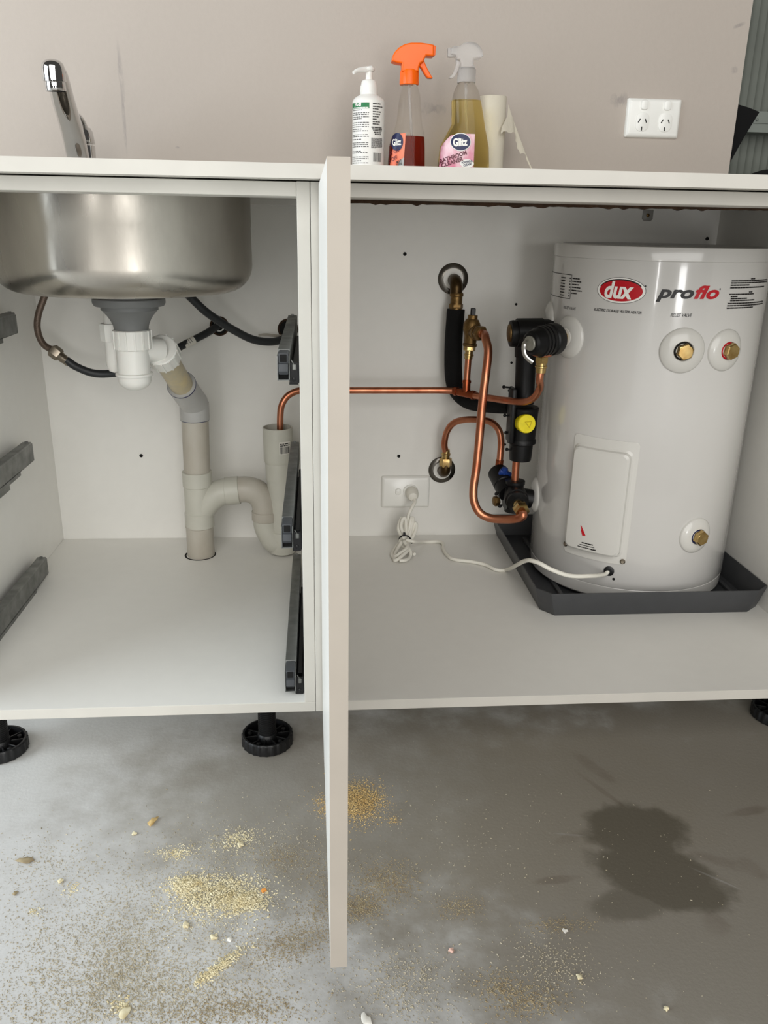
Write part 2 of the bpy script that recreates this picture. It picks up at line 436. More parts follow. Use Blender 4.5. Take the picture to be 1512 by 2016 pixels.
front_edges(part('side_panel', MB().box((.8235, 0, ZB), (.8395, .673, ZT), .0006, 1), M_mel, hc), M_edge)
face_edges(part('bottom_panel', MB().box((.0161, .0005, ZB), (.8234, .673, ZB+.016), .0006, 1), M_mel, hc), M_edge)
part('back_panel', MB().box((.0003, .673, ZB), (.8395, .686, ZT), .0006, 1), M_mel, hc)
part('front_rail', MB().box((.0161, .0003, ZT-.0165), (.8234, .095, ZT-.0005), .0006, 1), M_edge, hc)
rg = random.Random(3); mb = MB(); xs = frange(.0165, .8225, 120); low = []
for i, x in enumerate(xs):
    low.append(ZT-.0200 - rg.uniform(0, .0010) - (.0018 if rg.random() < .12 else 0) + (.0025*(i/119)**2))
vs = []
for x, z in zip(xs, low): vs += [(x, .0955, z), (x, .0955, ZT-.006), (x, .103, ZT-.006), (x, .103, z)]
fs = []
for i in range(len(xs)-1):
    a = 4*i
    for k in range(4): fs.append((a+k, a+(k+1) % 4, a+4+(k+1) % 4, a+4+k))
fs += [(0, 1, 2, 3), tuple(4*(len(xs)-1)+k for k in range(4))]
part('raw_edge', mb.add(vs, fs), M_chip, hc, 'ragged brown raw chipboard edge', ang=20)
# door, swung open about ninety degrees
door = part('door', MB().prism([(.0099, -.003), (.0143, -.4416), (.0303, -.4414), (.0259, -.003)], 'z', ZB, ZT-.003, .0009, 2), M_mel, hc,
            'white cabinet door standing open, edge on')
front_edges(door, M_dooredge)
for z in (.27, .75):
    mb = MB(); mb.lathe([(.0175, 0), (.0175, .0015), (.016, .002)], (.0266, -.026, z), (1, 0, 0), 24)
    mb.box((.0268, -.045, z-.009), (.034, .012, z+.009), .002)
    part('hinge', mb, M_nickel, door, 'nickel concealed hinge')
# screw holes and caps in the back panels
def hole(px, parent, r=.0032):
    part('screw_hole', MB().lathe([(r, 0), (r, .0012), (r*.6, .0016)], (px[0], .6732, px[2]), (0, -1, 0), 12), M_dark, parent)
hole((-0.3666, 0.673, 0.3529), sc_, .0038)
for p in ((0.1829, 0.673, 0.7686), (0.1807, 0.673, 0.3499), (0.8031, 0.673, 0.8079)): hole(p, hc, .0036)
for p in ((0.416, 0.673, 0.6732), (0.4148, 0.673, 0.5532), (0.4135, 0.673, 0.4938), (0.4127, 0.673, 0.3755)): hole(p, hc, .0026)
M_bracket = mat('grey_bracket', (150, 148, 142), .4)
bc = (0.6726, 0.673, 0.8504)
br = part('fixing_bracket', MB().prism([(bc[0]-.011, bc[2]+.011), (bc[0]+.011, bc[2]+.011), (bc[0]+.011, bc[2]-.007), (bc[0]+.007, bc[2]-.011), (bc[0]-.007, bc[2]-.011), (bc[0]-.011, bc[2]-.007)], 'y', .6718, .673, .0005, 2), M_bracket, hc)
part('screw', MB().lathe([(.0035, 0), (.0035, .001), (.0015, .0022)], (bc[0], .6715, bc[2]), (0, -1, 0), 12), M_brassd, br)

# levelling feet
def leg(parent, x, y):
    mb = MB()
    st = [(.0150, .012)]
    for k in range(26):
        z = .016 + k*.0036; st += [(.0134, z), (.0148, z+.0012), (.0148, z+.0020), (.0134, z+.0030)]
    st += [(.0150, .112), (.0165, .115), (.0165, .135), (.026, .140), (.026, .1498)]
    mb.lathe(st, (x, y, 0), (0, 0, 1), 24)
    lg = part('leg', mb, M_black, parent, 'black screw-adjusted leg', loc=(x, y, 0))
    mb = MB(); N = 120; R0 = .0415
    def ring(r, z, rib): return [(x + (r*(1+(.028 if rib and (k % 5) < 2 else 0)))*cos(2*pi*k/N), y + (r*(1+(.028 if rib and (k % 5) < 2 else 0)))*sin(2*pi*k/N), z) for k in range(N)]
    mb.rings([ring(R0-.002, 0, False), ring(R0, .002, True), ring(R0, .019, True), ring(R0-.001, .021, False), ring(R0-.004, .021, False), ring(R0-.005, .006, False), ring(.010, .006, False)], close=True, start=True)
    for k in range(10):
        a = 2*pi*k/10 + .2
        M = Matrix.Rotation(a, 3, 'Z')
        mb.box((x+.014, y-.0012, .005), (x+R0-.0035, y+.0012, .017), .0004, 1, M, (x, y, 0))
    for k in range(5):
        a = 2*pi*k/5 + .5; mb.lathe([(.0035, .005), (.0035, .018), (.002, .019)], (x+.030*cos(a), y+.030*sin(a), 0), (0, 0, 1), 10)
    mb.lathe([(.0185, .005), (.0185, .012), (.0165, .02), (.0152, .022)], (x, y, 0), (0, 0, 1), 24)
    part('foot', mb, M_black, lg, 'black ribbed round foot')
leg(sc_, *(-0.082, 0.1423, 0.)[:2]); leg(sc_, *(-0.5145, 0.1437, 0.)[:2]); leg(hc, *(0.8226, 0.1738, 0.)[:2])
leg(sc_, -.0814, .60); leg(sc_, -.509, .60); leg(hc, .8232-.02, .60)

# drawer runners
def runner(parent, s, zt, yb, label):
    # s=+1: on the right hand panel (x=-.016); s=-1: on the left hand panel (x=-.546)
    X = (lambda d: -.0162 - d) if s > 0 else (lambda d: -.5458 + d)
    zb = zt - .036
    mb = MB()
    mb.box((X(.0005), .022, zb-.004), (X(.003), yb-.10, zt-.016), .0004, 1)       # wall flange
    mb.box((X(.002), .022, zb-.006), (X(.0135), yb-.10, zb-.004), .0003, 1)        # foot of the fixed profile
    mb.box((X(.004), .09, zb-.013), (X(.012), yb-.16, zb-.004), .0008, 1)
    mb.box((X(.003), .05, zb+.004), (X(.011), yb-.11, zt-.022), .001, 1)
    r = part('drawer_runner', mb, M_rblack, parent, label)
    mb = MB(); o = X(.0285); i_ = X(.0125)
    # upturned channel of the moving rail
    t = .0013
    mb.box((o, .018, zb), (o+(t if s > 0 else -t), yb, zt-.004), .0003, 1)
    mb.box((i_, .018, zb), (i_-(t if s > 0 else -t), yb, zt-.004), .0003, 1)
    mb.box((o, .018, zb), (i_, yb-.02, zb+t), .0003, 1)
    mb.box((o, .048, zt-.005), (i_, yb-.004, zt), .0012, 2)
    mb.box((X(.018), yb-.010, zt-.001), (X(.0235), yb-.006, zt+.0022), .0005, 1)
    if s < 0:
        mb.box((X(.0250), .03, zb-.007), (o, yb-.075, zb+.002), .0006, 1); mb.box((X(.0245), .03, zb-.016), (X(.0275), yb-.13, zb-.005), .0006, 1)
    rl = part('rail', mb, M_galv, r, 'grey galvanised moving rail')
    mb = MB()
    a, b = min(o, i_), max(o, i_)
    mb.box((a+.0014, .0185, zb+.0075), (b-.0014, .050, zt-.001), .0015, 2)
    mb.prism([(.0135, zb+.0125), (.0190, zb+.0075), (.0190, zt-.013), (.0150, zt-.0145)], 'x', a+.0019, b-.0019, .0010, 2)
    part('end_cap', mb, M_cap, r, 'grey plastic front catch')
    mb = MB(); mb.box((a+.0036, .0172, zt-.0120), (b-.0036, .0192, zt-.0025), .0004, 1); mb.box((a+.0016, .024, zb+.0014), (b-.0016, .030, zb+.0080), .0002, 1)
    part('recess_shade', mb, M_dark, r)  # dark plates stand in for the shade inside catch and rail channel
    mb = MB(); mb.lathe([(.0028, 0), (.0028, .0008), (.0012, .0016)], (X(.0075), .0215, zb+.001), (0, -1, 0), 10)
    mb.box((X(.002), .0216, zb-.004), (X(.0125), .0225, zt-.013), .0003, 1)
    part('front_plate', mb, M_rblack, r)
    mb = MB(); mb.box((X(.004), .0205, zb+.013), (X(.0095), .0216, zb+.021), .001, 1)
    mb.tube([(X(.0105), .0212, zb+.026), (X(.006), .0212, zb+.018)], .0007, 6)
    part('spring_clip', mb, M_galv, r)
for zt in (.668, .436, .2085):
    runner(sc_, 1, zt, .470, None); runner(sc_, -1, zt, .472, None)

# ================================================================== WORKTOP
wt = MB(); Z0, Z1 = .8712, .8868
HC = Vector((-.293, .34)); HR = .199
x0, x1, y0, y1 = -.66, .90, -.0436, .6898
N = 96; hx = .262
def sq(a):
    c_, s_ = cos(a), sin(a); k = hx/max(abs(c_), abs(s_)); return (HC.x+c_*k, HC.y+s_*k)
A = [2*pi*k/N for k in range(N)]
inn = [(HC.x+HR*cos(a), HC.y+HR*sin(a)) for a in A]; out = [sq(a) for a in A]
for z in (Z0, Z1): wt.rings([[(p[0], p[1], z) for p in out], [(p[0], p[1], z) for p in inn]], close=False)
wt.rings([[(p[0], p[1], Z0) for p in inn], [(p[0], p[1], Z1) for p in inn]], close=False)
bx0, bx1, by0, by1 = HC.x-hx, HC.x+hx, HC.y-hx, HC.y+hx
for z in (Z0, Z1):
    wt.add([(x0, y0, z), (bx0, y0, z), (bx1, y0, z), (x1, y0, z), (x0, by0, z), (bx0, by0, z), (bx1, by0, z), (x1, by0, z),
            (x0, by1, z), (bx0, by1, z), (bx1, by1, z), (x1, by1, z), (x0, y1, z), (bx0, y1, z), (bx1, y1, z), (x1, y1, z)],
           [(0,1,5,4), (1,2,6,5), (2,3,7,6), (4,5,9,8), (6,7,11,10), (8,9,13,12), (9,10,14,13), (10,11,15,14)])
cs = [(x0, y0), (x1, y0), (x1, y1), (x0, y1)]
for i in range(4):
    p, q = cs[i], cs[(i+1) % 4]; wt.quad((*p, Z0), (*q, Z0), (*q, Z1), (*p, Z1))
single('worktop', wt, M_edge, 'long thin white worktop across both cabinets, under the spray bottles', 'worktop', (.12, .323, Z0))

# ================================================================== SINK
bx, by, br_ = -.293, .34, .197
sk = thing('sink', 'round stainless steel sink bowl hanging under the worktop, smudged outside', 'sink', (bx, by, .717))
zb = .717; rc = .042; prof = []
prof += [(.03, zb), (br_-rc, zb)]
for k in range(1, 9):
    t = k/8*pi/2; prof.append((br_-rc+rc*sin(t), zb+rc-rc*cos(t)))
prof += [(br_-.0006, .815), (br_, .817), (br_, .8868)]
prof_in = [(r-.0012, z+.0012) for r, z in prof[::-1]]
prof_in[0] = (br_-.0012, .8868)
part('bowl', MB().lathe(prof+prof_in, (bx, by, 0), (0, 0, 1), 128, cap=True), M_steel, sk, ang=50)
part('rim', MB().lathe([(br_-.001, .8869), (br_-.001, .888), (br_+.012, .8882), (br_+.014, .887), (br_+.014, .8869)], (bx, by, 0), (0, 0, 1), 96, cap=False), M_steel, sk)
TRX, TRY = -.2975, .36      # axis of the waste outlet
part('waste_flange', MB().lathe([(.050, .7168), (.050, .7045), (.0565, .7042), (.0575, .7030), (.0575, .6965), (.055, .692), (.047, .691)], (TRX, TRY, 0), (0, 0, 1), 48), M_waste, sk, 'grey plastic waste flange')
part('waste_outlet', MB().lathe([(.0455, .6913), (.0455, .6855), (.0438, .6845), (.036, .6755), (.032, .669), (.0285, .661), (.027, .652), (.027, .645)], (TRX, TRY, 0), (0, 0, 1), 48), M_waste, sk, 'grey tapered waste outlet')

# ================================================================== BOTTLE TRAP
tr = thing('sink_trap', 'white plastic trap with ribbed nuts under the round sink', 'trap', (TRX, TRY, .56))
def ribnut(mb, o, ax, r, h0, h1, nr=14, seg=84, rib=.0016):
    prof = [(r-.002, h0), (r, h0+.0015), (r, h1-.0015), (r-.002, h1)]
    ax_ = Vector(ax).normalized(); t = Vector((1,0,0)) if abs(ax_.x) < .9 else Vector((0,1,0))
    u = (t-ax_*t.dot(ax_)).normalized(); w_ = ax_.cross(u); o = Vector(o)
    mb.lathe(prof, o, ax_, seg)
    for k in range(nr):
        a = 2*pi*k/nr+.1; d = u*cos(a)+w_*sin(a); e = ax_.cross(d)
        c0 = o + d*(r-.001); hw = .0013
        v = [c0 + d*s_ + e*q*hw + ax_*h for h in (h0+.001, h1-.001) for s_, q in ((0, -1), (.001+rib, -1), (.001+rib, 1), (0, 1))]
        mb.add(v, [(0,1,5,4), (1,2,6,5), (2,3,7,6), (0,3,2,1), (4,5,6,7), (3,0,4,7)])
mb = MB(); ribnut(mb, (TRX, TRY, 0), (0, 0, 1), .0305, .6215, .6535)
part('inlet_nut', mb, M_trap, tr, 'white ribbed nut at trap inlet')
mb = MB()
pr = [(.0262, .632), (.0265, .60), (.0268, .583), (.0305, .582), (.0305, .5785), (.0275, .578)]
for k in range(1, 9):
    t = k/8*pi/2; pr.append((max(.0275*cos(t), .001), .573-.0205*sin(t)))
mb.lathe(pr, (TRX-.001, TRY, 0), (0, 0, 1), 48)
body = part('trap_body', mb, M_trap, tr, 'white trap cup with rounded base')
# side chamber and overflow tail
sx, sy = (-0.3356, 0.395, 0.6139)[0], .395
mb = MB(); mb.lathe([(.015, .650), (.0155, .60), (.0155, .59), (.012, .580), (.006, .577)], (sx, sy, 0), (0, 0, 1), 32)
part('side_chamber', mb, M_trap, tr, 'white side chamber of the trap')
mb = MB(); mb.lathe([(.0185, .630), (.0195, .632), (.0195, .657), (.0185, .659)], (sx-.002, sy, 0), (0, 0, 1), 8, phase=.39)
part('overflow_nut', mb, M_trap, tr, 'white overflow nut')
part('overflow_pipe', MB().tube([(sx-.002, sy, .655), (-0.3372, 0.4, 0.674), (-0.3422, 0.405, 0.6868), (-0.3547, 0.415, 0.6949), (-0.3695, 0.43, 0.701), (-0.3784, 0.45, 0.7128), (-0.3815, 0.47, 0.7334)], .0125, 20), M_trap, tr, 'white overflow pipe curving behind the sink')
# outlet: swivel neck, nut
o0 = Vector((TRX+.012, TRY+.010, .612)); o1 = Vector((-0.2299, 0.573, 0.5083)) + Vector((0, 0, .0))
P_n0 = Vector((-0.2594, 0.395, 0.6144)); P_n1 = Vector((-0.2544, 0.425, 0.5872)); P_b1 = Vector((-0.2462, 0.505, 0.5358)); P_e = Vector((-.2345, .573, .487))
mb = MB(); mb.tube([(TRX+.002, TRY+.004, .622), tuple(P_n0)], .0205, 28, smooth=False)
part('outlet_neck', mb, M_trap, tr, 'white outlet neck')
ax = (P_b1-P_n0).normalized(); L = (P_n1-P_n0).length
mb = MB(); ribnut(mb, P_n0-ax*.004, ax, .0285, 0, .031)
part('outlet_nut', mb, M_trap, tr, 'white ribbed nut at trap outlet')

# ================================================================== WASTE STACK
wp = thing('waste_pipe', 'grey pvc waste pipe from sink trap to the floor with side branch and open standpipe', 'drain pipe', (-.2389, .573, .15))
part('upper_pipe', MB().tube([tuple(P_n0+ax*.015), tuple(P_b1)], .0212, 32, smooth=False), M_pvcb, wp, 'beige glue-stained pipe piece')
part('cement_ring', MB().tube([tuple(P_b1+ax*.0006), tuple(P_b1+ax*.0026)], .0274, 32, smooth=False), M_cement, wp, 'dark blue solvent cement ring')
D0 = Vector((0, 0, -1))
e0 = P_b1; ec = Vector((-.2332, .567, .487)); ctrl = P_b1 + ax*.035
pts = [];
for k in range(9):
    t = k/8; pts.append(tuple(P_b1*(1-t)**2 + ctrl*2*t*(1-t) + ec*t*t))
part('elbow', MB().tube(pts, .0268, 36, smooth=False), M_pvcw, wp, 'pale grey elbow')
mb = MB(); mb.lathe([(.0268, .490), (.0285, .4885), (.0285, .456), (.0278, .4545)], (-.2345, .5705, 0), (0, 0, 1), 40)
part('elbow_socket', mb, M_pvcw, wp, 'pale grey elbow socket')
part('cement_ring', MB().lathe([(.0272, .4555), (.0282, .4545), (.0272, .4530)], (-.2347, .571, 0), (0, 0, 1), 40), M_cement, wp, 'blue solvent cement smear')
part('upright_pipe', MB().tube([(-.2345, .571, .458), (-.2372, .573, .33)], .0262, 40, smooth=False), M_pvcp, wp, 'upright waste pipe')
# junction
X0, Y0 = -.2375, .573
mb = MB()
mb.lathe([(.027, .3480), (.0295, .3475), (.0295, .3180), (.0280, .3165), (.0280, .262), (.0295, .2605), (.0295, .231), (.028, .2300)], (X0, Y0, 0), (0, 0, 1), 48)
part('junction', mb, M_pvc, wp, 'grey junction with side branch')
bp0 = Vector((X0, Y0, .268)); 
pts = [(X0+.004, Y0, .262), (X0+.022, Y0-.001, .287), (X0+.045, Y0-.001, .302), (X0+.070, Y0, .3065)]
part('branch', MB().tube(pts, [.026, .027, .0265, .0265], 32), M_pvc, wp, 'grey swept branch')
part('branch_socket', MB().lathe([(.0265, 0), (.0285, .001), (.0285, .028), (.0275, .0285)], (X0+.055, Y0, .3045), (1, 0, .09), 36), M_pvc, wp, 'grey branch socket')
mb = MB(); mb.tube([(X0+.078, Y0, .3075), (X0+.098, Y0, .3085), (X0+.117, Y0+.001, .302), (X0+.130, Y0+.002, .286), (X0+.1345, Y0+.002, .266), (X0+.1347, Y0+.002, .244)], .0265, 32, 6)
part('trap_bend', mb, M_pvcp, wp, 'grey upper bend of the trap')
part('bend_socket', MB().lathe([(.0265, .262), (.0283, .261), (.0283, .243), (.027, .242)], (X0+.1346, Y0+.002, 0), (0, 0, 1), 36), M_pvcp, wp, 'grey bend socket')
xs_ = -.0715
mb = MB(); mb.tube([(X0+.1347, Y0+.002, .248), (X0+.136, Y0+.002, .228), (X0+.144, Y0+.002, .209), (xs_-.012, Y0+.002, .1955), (xs_, Y0+.002, .1950)], [.0262, .0262, .0268, .0275, .0275], 32, 6)
part('lower_bend', mb, M_pvc, wp, 'grey lower bend of the trap')
part('lower_socket', MB().lathe([(.020, .1680), (.0275, .172), (.029, .190), (.029, .2180), (.0285, .2190)], (xs_+.002, Y0+.002, 0), (0, 0, 1), 40), M_pvc, wp, 'grey upturned socket')
mb = MB(); mb.tube([(-.0695, Y0+.002, .215), (-.0735, Y0+.001, .382)], [.0258, .0262], 36, smooth=False, cap=False)
part('standpipe', mb, M_pvc, wp, 'grey standpipe')
mb = MB(); mb.lathe([(.0262, .3645), (.0282, .3690), (.0290, .372), (.0297, .4385), (.0272, .4385), (.0265, .385), (.0262, .33)], (-.0738, Y0, 0), (0, 0, 1), 48, cap=False)
so = part('standpipe_socket', mb, M_pvc, wp, 'grey open socket with barcode sticker')
# barcode sticker wrapped on the socket
def wrap(cx, cy, r, a0):
    return lambda u, v, h=0.0: (cx+(r+h)*sin(a0+u/r), cy-(r+h)*cos(a0+u/r), v)
fn = wrap(-.0738, Y0, .0299, .55)
mb = MB(); us = frange(-.0125, .0125, 9)
mb.add([fn(u, v, .0004) for v in (.389, .4145) for u in us], [(i, i+1, 9+i+1, 9+i) for i in range(8)])
st = part('sticker', mb, M_sticker, wp, 'small white barcode sticker')
mb = MB(); rr = random.Random(5); u = -.0105
while u < .0105:
    wd = rr.choice((.0004, .0007, .0010)); mb.quad(fn(u, .3905, .0007), fn(u+wd, .3905, .0007), fn(u+wd, .4045, .0007), fn(u, .4045, .0007)); u += wd + rr.choice((.0004, .0006, .0009))
for v in (.4060, .4095): dashes(mb, lambda a, b: fn(a, b, .0007), -.011, .0105, v, .0020, rr)
part('barcode', mb, M_print, st)
part('floor_pipe', MB().lathe([(.0275, .1495), (.0278, .152), (.0278, .229), (.0290, .230), (.0290, .2330)], (-.2386, Y0, 0), (0, 0, 1), 44), M_pvcp, wp, 'pale grey pipe through the cabinet floor')
mb = MB(); mb.lathe([(.0280, .1663), (.0320, .1663)], (-.2405, Y0-.0005, 0), (0, 0, 1), 40, cap=False)
part('pipe_cutout', mb, M_dark, sc_)

# ================================================================== MIXER TAP
tb = Vector((-0.4002, 0.585, 0.9101)); 
tp = thing('mixer_tap', 'chrome kitchen mixer tap rising behind the left worktop edge', 'tap', (tb.x, tb.y, .8868))
mb = MB(); mb.lathe([(.026, .8869), (.026, .892), (.0225, .894), (.0215, .90), (.0205, .905), (.0205, (-0.402, 0.585, 0.9459)[2])], (tb.x-.004, tb.y, 0), (0, 0, 1), 40)
part('tap_body', mb, M_chrome, tp)
# lever cap and loop lever
mb = MB(); mb.lathe([(.0205, .0005), (.0214, .002), (.0214, .020), (.0185, .027), (.010, .030)], (tb.x-.004, tb.y, (-0.402, 0.585, 0.9459)[2]), (-.12, 0, 1), 40)
lc = part('lever_cap', mb, M_chrome, tp)
l0 = Vector((-0.3972, 0.58, 0.9628)); l1 = Vector((-0.3977, 0.572, 0.9807)); l2 = Vector((-0.4018, 0.562, 0.9907)); l3 = Vector((-0.4115, 0.555, 0.9944))
part('lever', MB().tube([tuple(l0), tuple(l1), tuple(l2), tuple(l3)], [.0088, .0056, .0048, .0045], 16), M_chrome, lc, 'slim curved chrome lever')
h0 = Vector((-0.391, 0.4, 1.0309)); s0 = Vector((tb.x-.010, tb.y-.012, .915)); s1 = Vector((-0.4069, 0.535, 0.9616)); s2 = Vector((-0.3981, 0.465, 1.0017)); s3 = Vector((-0.3908, 0.415, 1.031)); s4 = h0 + Vector((.0, .006, .003))
part('spout', MB().tube([tuple(s0), tuple(s1), tuple(s2), tuple(s3), tuple(s4)], [.0195, .0190, .0180, .0168, .0165], 28), M_chrome, tp, 'long slanting chrome spout')
mb = MB(); mb.lathe([(.0155, -.010), (.0170, -.009), (.0172, .008), (.0155, .015), (.0105, .0195), (.003, .0212)], tuple(h0), (0, -.1, 1), 36)
part('spout_head', mb, M_chrome, tp)
mb = MB(); mb.lathe([(.0148, -.0225), (.0152, -.0215), (.0152, -.0105), (.0148, -.0095)], tuple(h0), (0, -.1, 1), 36)
ae = part('aerator', mb, M_chrome, tp)
part('aerator_mesh', MB().lathe([(.0135, -.0233), (.0135, -.0222)], tuple(h0), (0, -.1, 1), 28), M_dark, ae)

# ================================================================== WATER HOSES UNDER THE SINK
ho = thing('braided_hose', 'brown braided hose with nickel nut and black tail left of the sink trap', 'hose', (-0.4923, 0.56, 0.6881))
part('braided_section', MB().tube([(-0.4818, 0.56, 0.709), (-0.4946, 0.56, 0.6835), (-0.5067, 0.555, 0.6529), (-0.509, 0.55, 0.6276), (-0.5003, 0.545, 0.6033), (-0.4809, 0.54, 0.591)], .0062, 14), M_braid, ho)
a = Vector((-0.4827, 0.54, 0.5919)); b = Vector((-0.4669, 0.535, 0.5806)); ax = (b-a).normalized()
mb = MB(); mb.lathe([(.0105, -.003), (.0125, -.001), (.0125, .014), (.0105, .017)], tuple(a), tuple(ax), 6); mb.lathe([(.0085, .016), (.0085, .026), (.0075, .030), (.0078, .036), (.0066, .038)], tuple(a), tuple(ax), 20)
part('hose_nut', mb, M_nickel, ho, 'nickel hose nut')
pts = [(-0.4568, 0.53, 0.5758), (-0.4406, 0.53, 0.5637), (-0.4095, 0.53, 0.5516), (-0.3776, 0.54, 0.55), (-0.3363, 0.56, 0.5545), (-0.3017, 0.585, 0.5691), (-0.2699, 0.605, 0.5859), (-0.2427, 0.625, 0.5991), (-0.2148, 0.645, 0.6117), (-0.1922, 0.672, 0.6247)]
tail = part('insulated_tail', MB().tube(pts, .0073, 16), M_hose, ho, 'black insulated pipe')
c0, c1 = Vector((-0.2547, 0.617, 0.5922)), Vector((-0.2362, 0.629, 0.6016))
tg = part('pipe_label', MB().tube([tuple(c0), tuple(c1)], .0082, 18, smooth=False), M_sticker, ho, 'white printed sticker round the pipe')
mb = MB(); rr = random.Random(9); dd = (c1-c0); up = Vector((.0, -.86, .5))*.0086
for q in range(4):
    o_ = c0 + dd*(.12+.2*q)
    sd = up.cross(dd.normalized())
    fn = lambda u, v, o_=o_, sd=sd: tuple(o_ + dd.normalized()*v + (up*cos(u/.0086) + sd*sin(u/.0086)))
    dashes(mb, fn, -.006, .007, 0, .0012, rr)
part('label_print', mb, M_gprint, tg)
ho2 = thing('rubber_hose', 'black hose curving down from the sink to the hole behind the top right runner', 'hose', (-0.2308, 0.56, 0.6912))
part('hose', MB().tube([(-0.2382, 0.54, 0.7045), (-0.2241, 0.55, 0.6875), (-0.2042, 0.56, 0.6656), (-0.1823, 0.575, 0.6464), (-0.1521, 0.59, 0.6249), (-0.1198, 0.605, 0.6067), (-0.0882, 0.62, 0.6), (-0.0631, 0.645, 0.6019), (-0.0516, 0.672, 0.6117)], .0078, 16), M_hose, ho2)
mb = MB(); mb.tube([(-0.2425, 0.54, 0.708), (-0.2273, 0.548, 0.6913)], .0068, 14, smooth=False)
part('hose_ferrule', mb, M_nickel, ho2, 'nickel ferrule')
part('loose_sheath', MB().tube([(-0.1102, 0.64, 0.6102), (-0.094, 0.64, 0.6113), (-0.0762, 0.645, 0.6088), (-0.0595, 0.66, 0.606)], .0028, 8), M_pvcp, ho2, 'grey strip')
for nm, p, r in (('left', (-0.1903, 0.673, 0.6236), .0195), ('right', (-0.0525, 0.673, 0.6187), .021)):
    mb = MB(); mb.lathe([(r*.80, .0), (r*.86, .0012), (r, .0012), (r, 0)], (p[0], .6731, p[2]), (0, -1, 0), 36, cap=False)
    ho_ = part('pipe_hole', mb, M_chip, sc_, 'raw-edged round hole in the back panel')
    part('hole_inside', MB().lathe([(r*.81, 0), (r*.81, .0004)], (p[0], .6729, p[2]), (0, -1, 0), 36), M_dark, ho_)
    if nm == 'left':
        part('pipe_sleeve', MB().lathe([(.0108, .0), (.0108, .002), (.0085, .002), (.0085, 0)], (p[0]-.0005, .6722, p[2]), (0, -1, 0), 32, cap=False), M_trap, ho_, 'white pipe sleeve')

# ================================================================== WATER HEATER
TXc, TYc, R = .6236, .4657, .187
ZBt, ZTt = .176, .798
def cyl(a, z, h=0.0, r=R): return (TXc+(r+h)*sin(a), TYc-(r+h)*cos(a), z)
def nrm(a): return Vector((sin(a), -cos(a), 0))
wh = thing('water_heater', 'white cylindrical electric water heater standing in a dark grey tray', 'water heater', (TXc, TYc, ZBt))
SEG = 160
mb = MB(); mb.lathe([(R-.0012, ZBt+.026), (R, ZBt+.028), (R, ZTt-.0225), (R-.0012, ZTt-.0215)], (TXc, TYc, 0), (0, 0, 1), SEG)
tank = part('tank_body', mb, M_tank, wh)
part('top_cap', MB().lathe([(R-.0004, ZTt-.0222), (R+.0010, ZTt-.0212), (R+.0010, ZTt-.003), (R+.0002, ZTt-.0008), (R-.002, ZTt), (R-.012, ZTt+.0005), (R-.016, ZTt-.003), (.02, ZTt-.004)], (TXc, TYc, 0), (0, 0, 1), SEG), M_tank, wh)
part('base_ring', MB().lathe([(R-.012, ZBt), (R-.004, ZBt+.001), (R-.0015, ZBt+.004), (R-.0006, ZBt+.0250), (R-.0014, ZBt+.0262)], (TXc, TYc, 0), (0, 0, 1), SEG), M_tank, wh)
def ring_on(a0, z0, rx, rz, h, n=40):
    return [cyl(a0 + rx*cos(2*pi*k/n)/R, z0 + rz*sin(2*pi*k/n), h) for k in range(n)]
def boss(a0, z0, r, plug=None, label=None, sealcol=None):
    rs = [ring_on(a0, z0, r*k, r*k, h) for k, h in ((1, -.001), (.985, .0022), (.92, .0042), (.72, .0075), (.52, .0092), (.44, .0094), (.415, .0085), (.40, .001))]
    o = part('port_collar', MB().rings(rs, close=True), M_tankm, wh, 'white moulded port collar', ang=45)
    if plug:
        if sealcol: part('port_seal', MB().rings([ring_on(a0, z0, r*.40, r*.40, .002), ring_on(a0, z0, r*.40, r*.40, .0078), ring_on(a0, z0, r*.29, r*.29, .0078)], close=True), sealcol, o)
        part('port_washer', MB().rings([ring_on(a0, z0, r*.33, r*.33, .004), ring_on(a0, z0, r*.33, r*.33, .0098), ring_on(a0, z0, r*.26, r*.26, .0098)], close=True), M_white, o)
        n_ = nrm(a0); c = cyl(a0, z0)
        mb = MB(); mb.lathe([(.0085, .002), (.0085, .010)], c, n_, 24); mb.lathe([(.0125, .009), (.0138, .0102), (.0138, .0185), (.0125, .0198), (.0112, .0200)], c, n_, 6, phase=.35)
        mb.lathe([(.0112, .0199), (.0108, .0204), (.004, .0205)], c, n_, 28)
        part('brass_plug', mb, M_brass, o, 'hexagonal brass plug')
    return o
boss(-.100, .6368, .0375, True, sealcol=M_dark)
boss(.319, .6368, .0350, True, sealcol=M_red)
boss(.300, .3078, .0335, True, sealcol=M_navy)
bp_ = boss(-1.205, .6420, .0370)
part('port_washer', MB().rings([ring_on(-1.205, .642, .0160, .0160, .004), ring_on(-1.205, .642, .0160, .0160, .0100), ring_on(-1.205, .642, .0120, .0120, .0100)], close=True), M_white, bp_)
boss(-1.72, .662, .034); boss(-1.70, .3200, .035)
